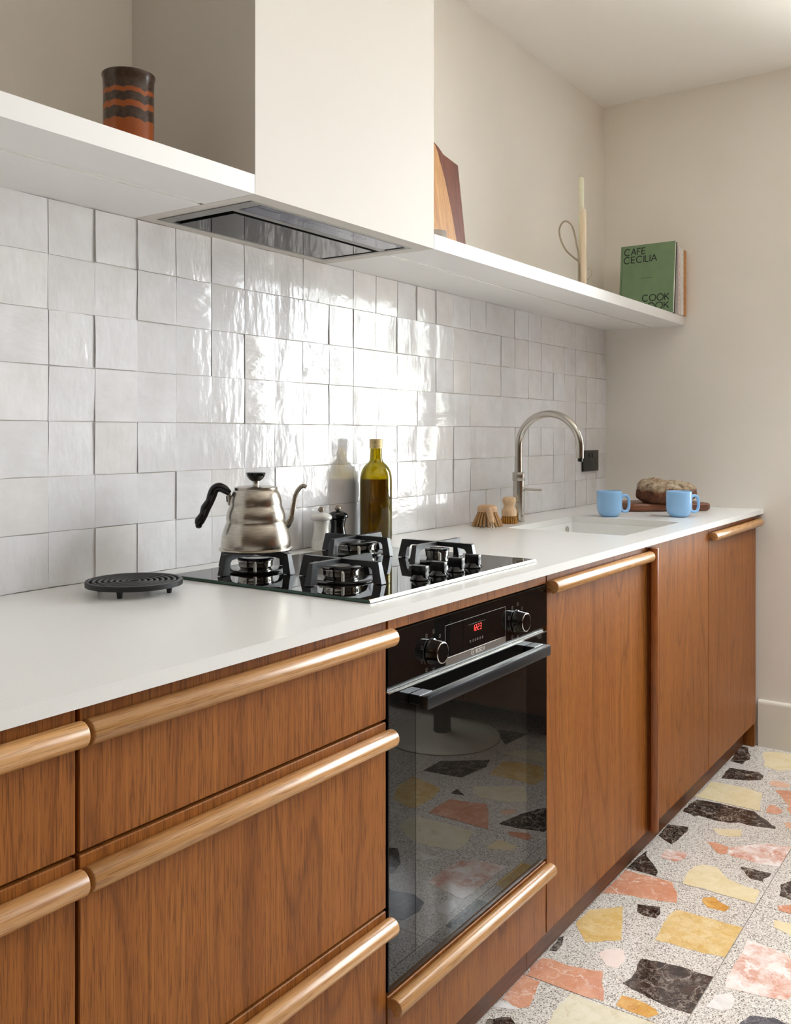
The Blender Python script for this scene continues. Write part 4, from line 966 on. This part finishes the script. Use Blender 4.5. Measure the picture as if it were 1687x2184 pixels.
word(g, 'COOK', .094, .0500, .025, .104, .0036); word(g, 'BOOK', .094, .0175, .025, .104, .0036)
obj('title_lettering', g, M_INK, gb, 0)
text('author_line', 'by Max Rocha', .0075, M_INK, gb, (-.0003, W_-.088, .1405), (PI/2, 0, -PI/2), .00005)
obj('hinge_groove', G().box(-.0002, .0002, W_-.0078, W_-.0066, .001, .276), M_SLATE, gb, 0)
b2 = book('book', 'thin grey paperback leaning behind the green cookbook', -.1290, .0130, -.3270, -.15, .2650, M_GREYB, .075, spine_front=True)
def spine_print(t, w, mat, h, n, sz):
    g = G(); z = h*.08; random.seed(n)
    while z < h*.93:
        L = random.uniform(.003,.010); g.stroke([(w/2, z), (w/2, z+L)], sz, lambda a, b, hh: (a, -hh-.0001, b)); z += L+random.choice((.002,.002,.012))
    obj('spine_print', g, mat, t, 0)
b3 = book('book', 'blush white book with red spine print between grey and white books', -.0900, .0270, -.3310, -.13, .2620, M_PINKB, 0, spine_front=True); spine_print(b3, .027, M_REDINK, .262, 3, .0030)
b4 = book('book', 'white book with dark spine print beside the orange book', -.0620, .0280, -.3330, -.13, .2600, M_WHITEB, 0, spine_front=True); spine_print(b4, .028, M_INK, .26, 5, .0022)
b5 = book('book', 'slim orange book against the end wall', -.0315, .0250, -.3345, -.13, .2560, M_ORANGEB, 0, spine_front=True); spine_print(b5, .020, M_INK, .256, 8, .0022)
random.seed(11)

# ------------------------------------------------------------------ the room behind, seen in the glass and steel
t = thing('pedestal_table', 'tall round oak table on a grey metal disc foot, mirrored in the oven door', 'table', (-.600, -1.640, 0))
obj('foot_disc', G().lathe([(0,.0005),(.2220,.0005),(.2240,.004),(.2200,.009),(.12,.0165),(.045,.020),(.034,.022),(0,.022)], 64), M_TIN, t, 50)
obj('column', G().lathe([(0,.0222),(.0335,.0222),(.0335,.952),(0,.952)], 32), plain('dark_column_paint', (58,52,46), .5), t, 40)
obj('tabletop', G().lathe([(0,.952),(.20,.952),(.235,.960),(.24,.968),(.238,.976),(.23,.980),(0,.980)], 72), M_DOORH, t, 40)
t = thing('tall_cupboard', 'tall oak cupboard on the opposite wall, seen only in reflections', 'cupboard', (-1.3, -4.90, 0))
obj('carcass', G().box(-.88, .88, -.29, .27, .0012, 2.30), M_CARC, t, 0)
for k in range(3):
    d = obj('door', G().box(-.88+.5867*k+.002, -.88+.5867*(k+1)-.002, .2702, .290, .09, 2.298, .0012, 1), M_DOOR, t, 35)
    obj('handle', bar(.95, 1.35, lambda p, q_, a: (-.88+.5867*k+.025+q_, .29+p, a)), M_DOWELV, d, 40)
t = thing('added_sideboard', 'unseen low dark cabinet added under the garden window to darken the oven door', 'added_sideboard', (-.22, -2.06, 0))  # made-up piece, put in to darken what the oven glass mirrors
obj('carcass', G().box(-.17, .19, -.80, .80, .08, .69, .002, 1), M_WALNUT, t, 35)
for k in range(4):
    d = obj('door', G().box(-.188, -.1702, -.80+.4*k+.002, -.80+.4*(k+1)-.002, .09, .68, .0012, 1), M_WALNUT, t, 35)
    obj('knob', G().lathe([(0,0),(.006,0),(.006,.010),(.012,.014),(.012,.020),(0,.022)], 16).xf(Matrix.Translation((-.188, -.80+.4*k+.35, .40)) @ Matrix.Rotation(-PI/2, 4, 'Y')), M_STEEL, d)
for sx in (-.13, .15):
    for sy in (-.74, .74): obj('leg', G().lathe([(0,.0005),(.014,.0005),(.020,.0802),(0,.0802)], 12, (sx, sy, 0)), M_WALNUT, t)

# small garden tree outside the window, broken up in the tile reflections
random.seed(21)
M_BARK = plain('tree_bark', (92,78,62), .9)
M_LEAF = M('garden_leaves'); _co = M_LEAF.coords(False); M_LEAF.color(M_LEAF.ramp(M_LEAF.noise(_co, 4, 3), (.3, lin((70,96,46))), (.7, lin((128,150,78))))).set(Roughness=.55); M_LEAF = M_LEAF.m
t = thing('garden_tree', 'slender leafy garden tree outside the window, seen only as reflections', 'tree', (1.75, -2.35, -.1))
obj('trunk', G().tube([(0,0,0),(.02,.01,.6),(-.02,.03,1.2),(.02,0,1.9),(.03,.02,2.6)], [.05,.045,.038,.028,.012], 10), M_BARK, t, 60)
g = G()
for k in range(16):
    a = random.uniform(0, 2*PI); z = random.uniform(1.0, 2.3); L = random.uniform(.4, .85)
    p0 = Vector((0,.01,z)); d = Vector((math.cos(a), math.sin(a), random.uniform(.15,.6))); obj('branch', G().tube([p0, p0+d*L*.5, p0+d*L+Vector((0,0,.05))], [.012,.008,.003], 6), M_BARK, t, 60)
    for j in range(46):
        c = p0+d*L*random.uniform(.2,1.08)+Vector((random.gauss(0,.10), random.gauss(0,.10), random.gauss(0,.09)))
        u = Vector((random.gauss(0,1), random.gauss(0,1), random.gauss(0,.6))).normalized(); w_ = u.cross(Vector((random.gauss(0,1), random.gauss(0,1), random.gauss(0,1)))).normalized()
        l_ = random.uniform(.030,.052); g.add([c-u*l_, c+w_*l_*.45+u*.1*l_, c+u*l_, c-w_*l_*.45+u*.1*l_], [(0,1,2),(0,2,3)])
obj('foliage', g, M_LEAF, t, 0, kind='stuff')
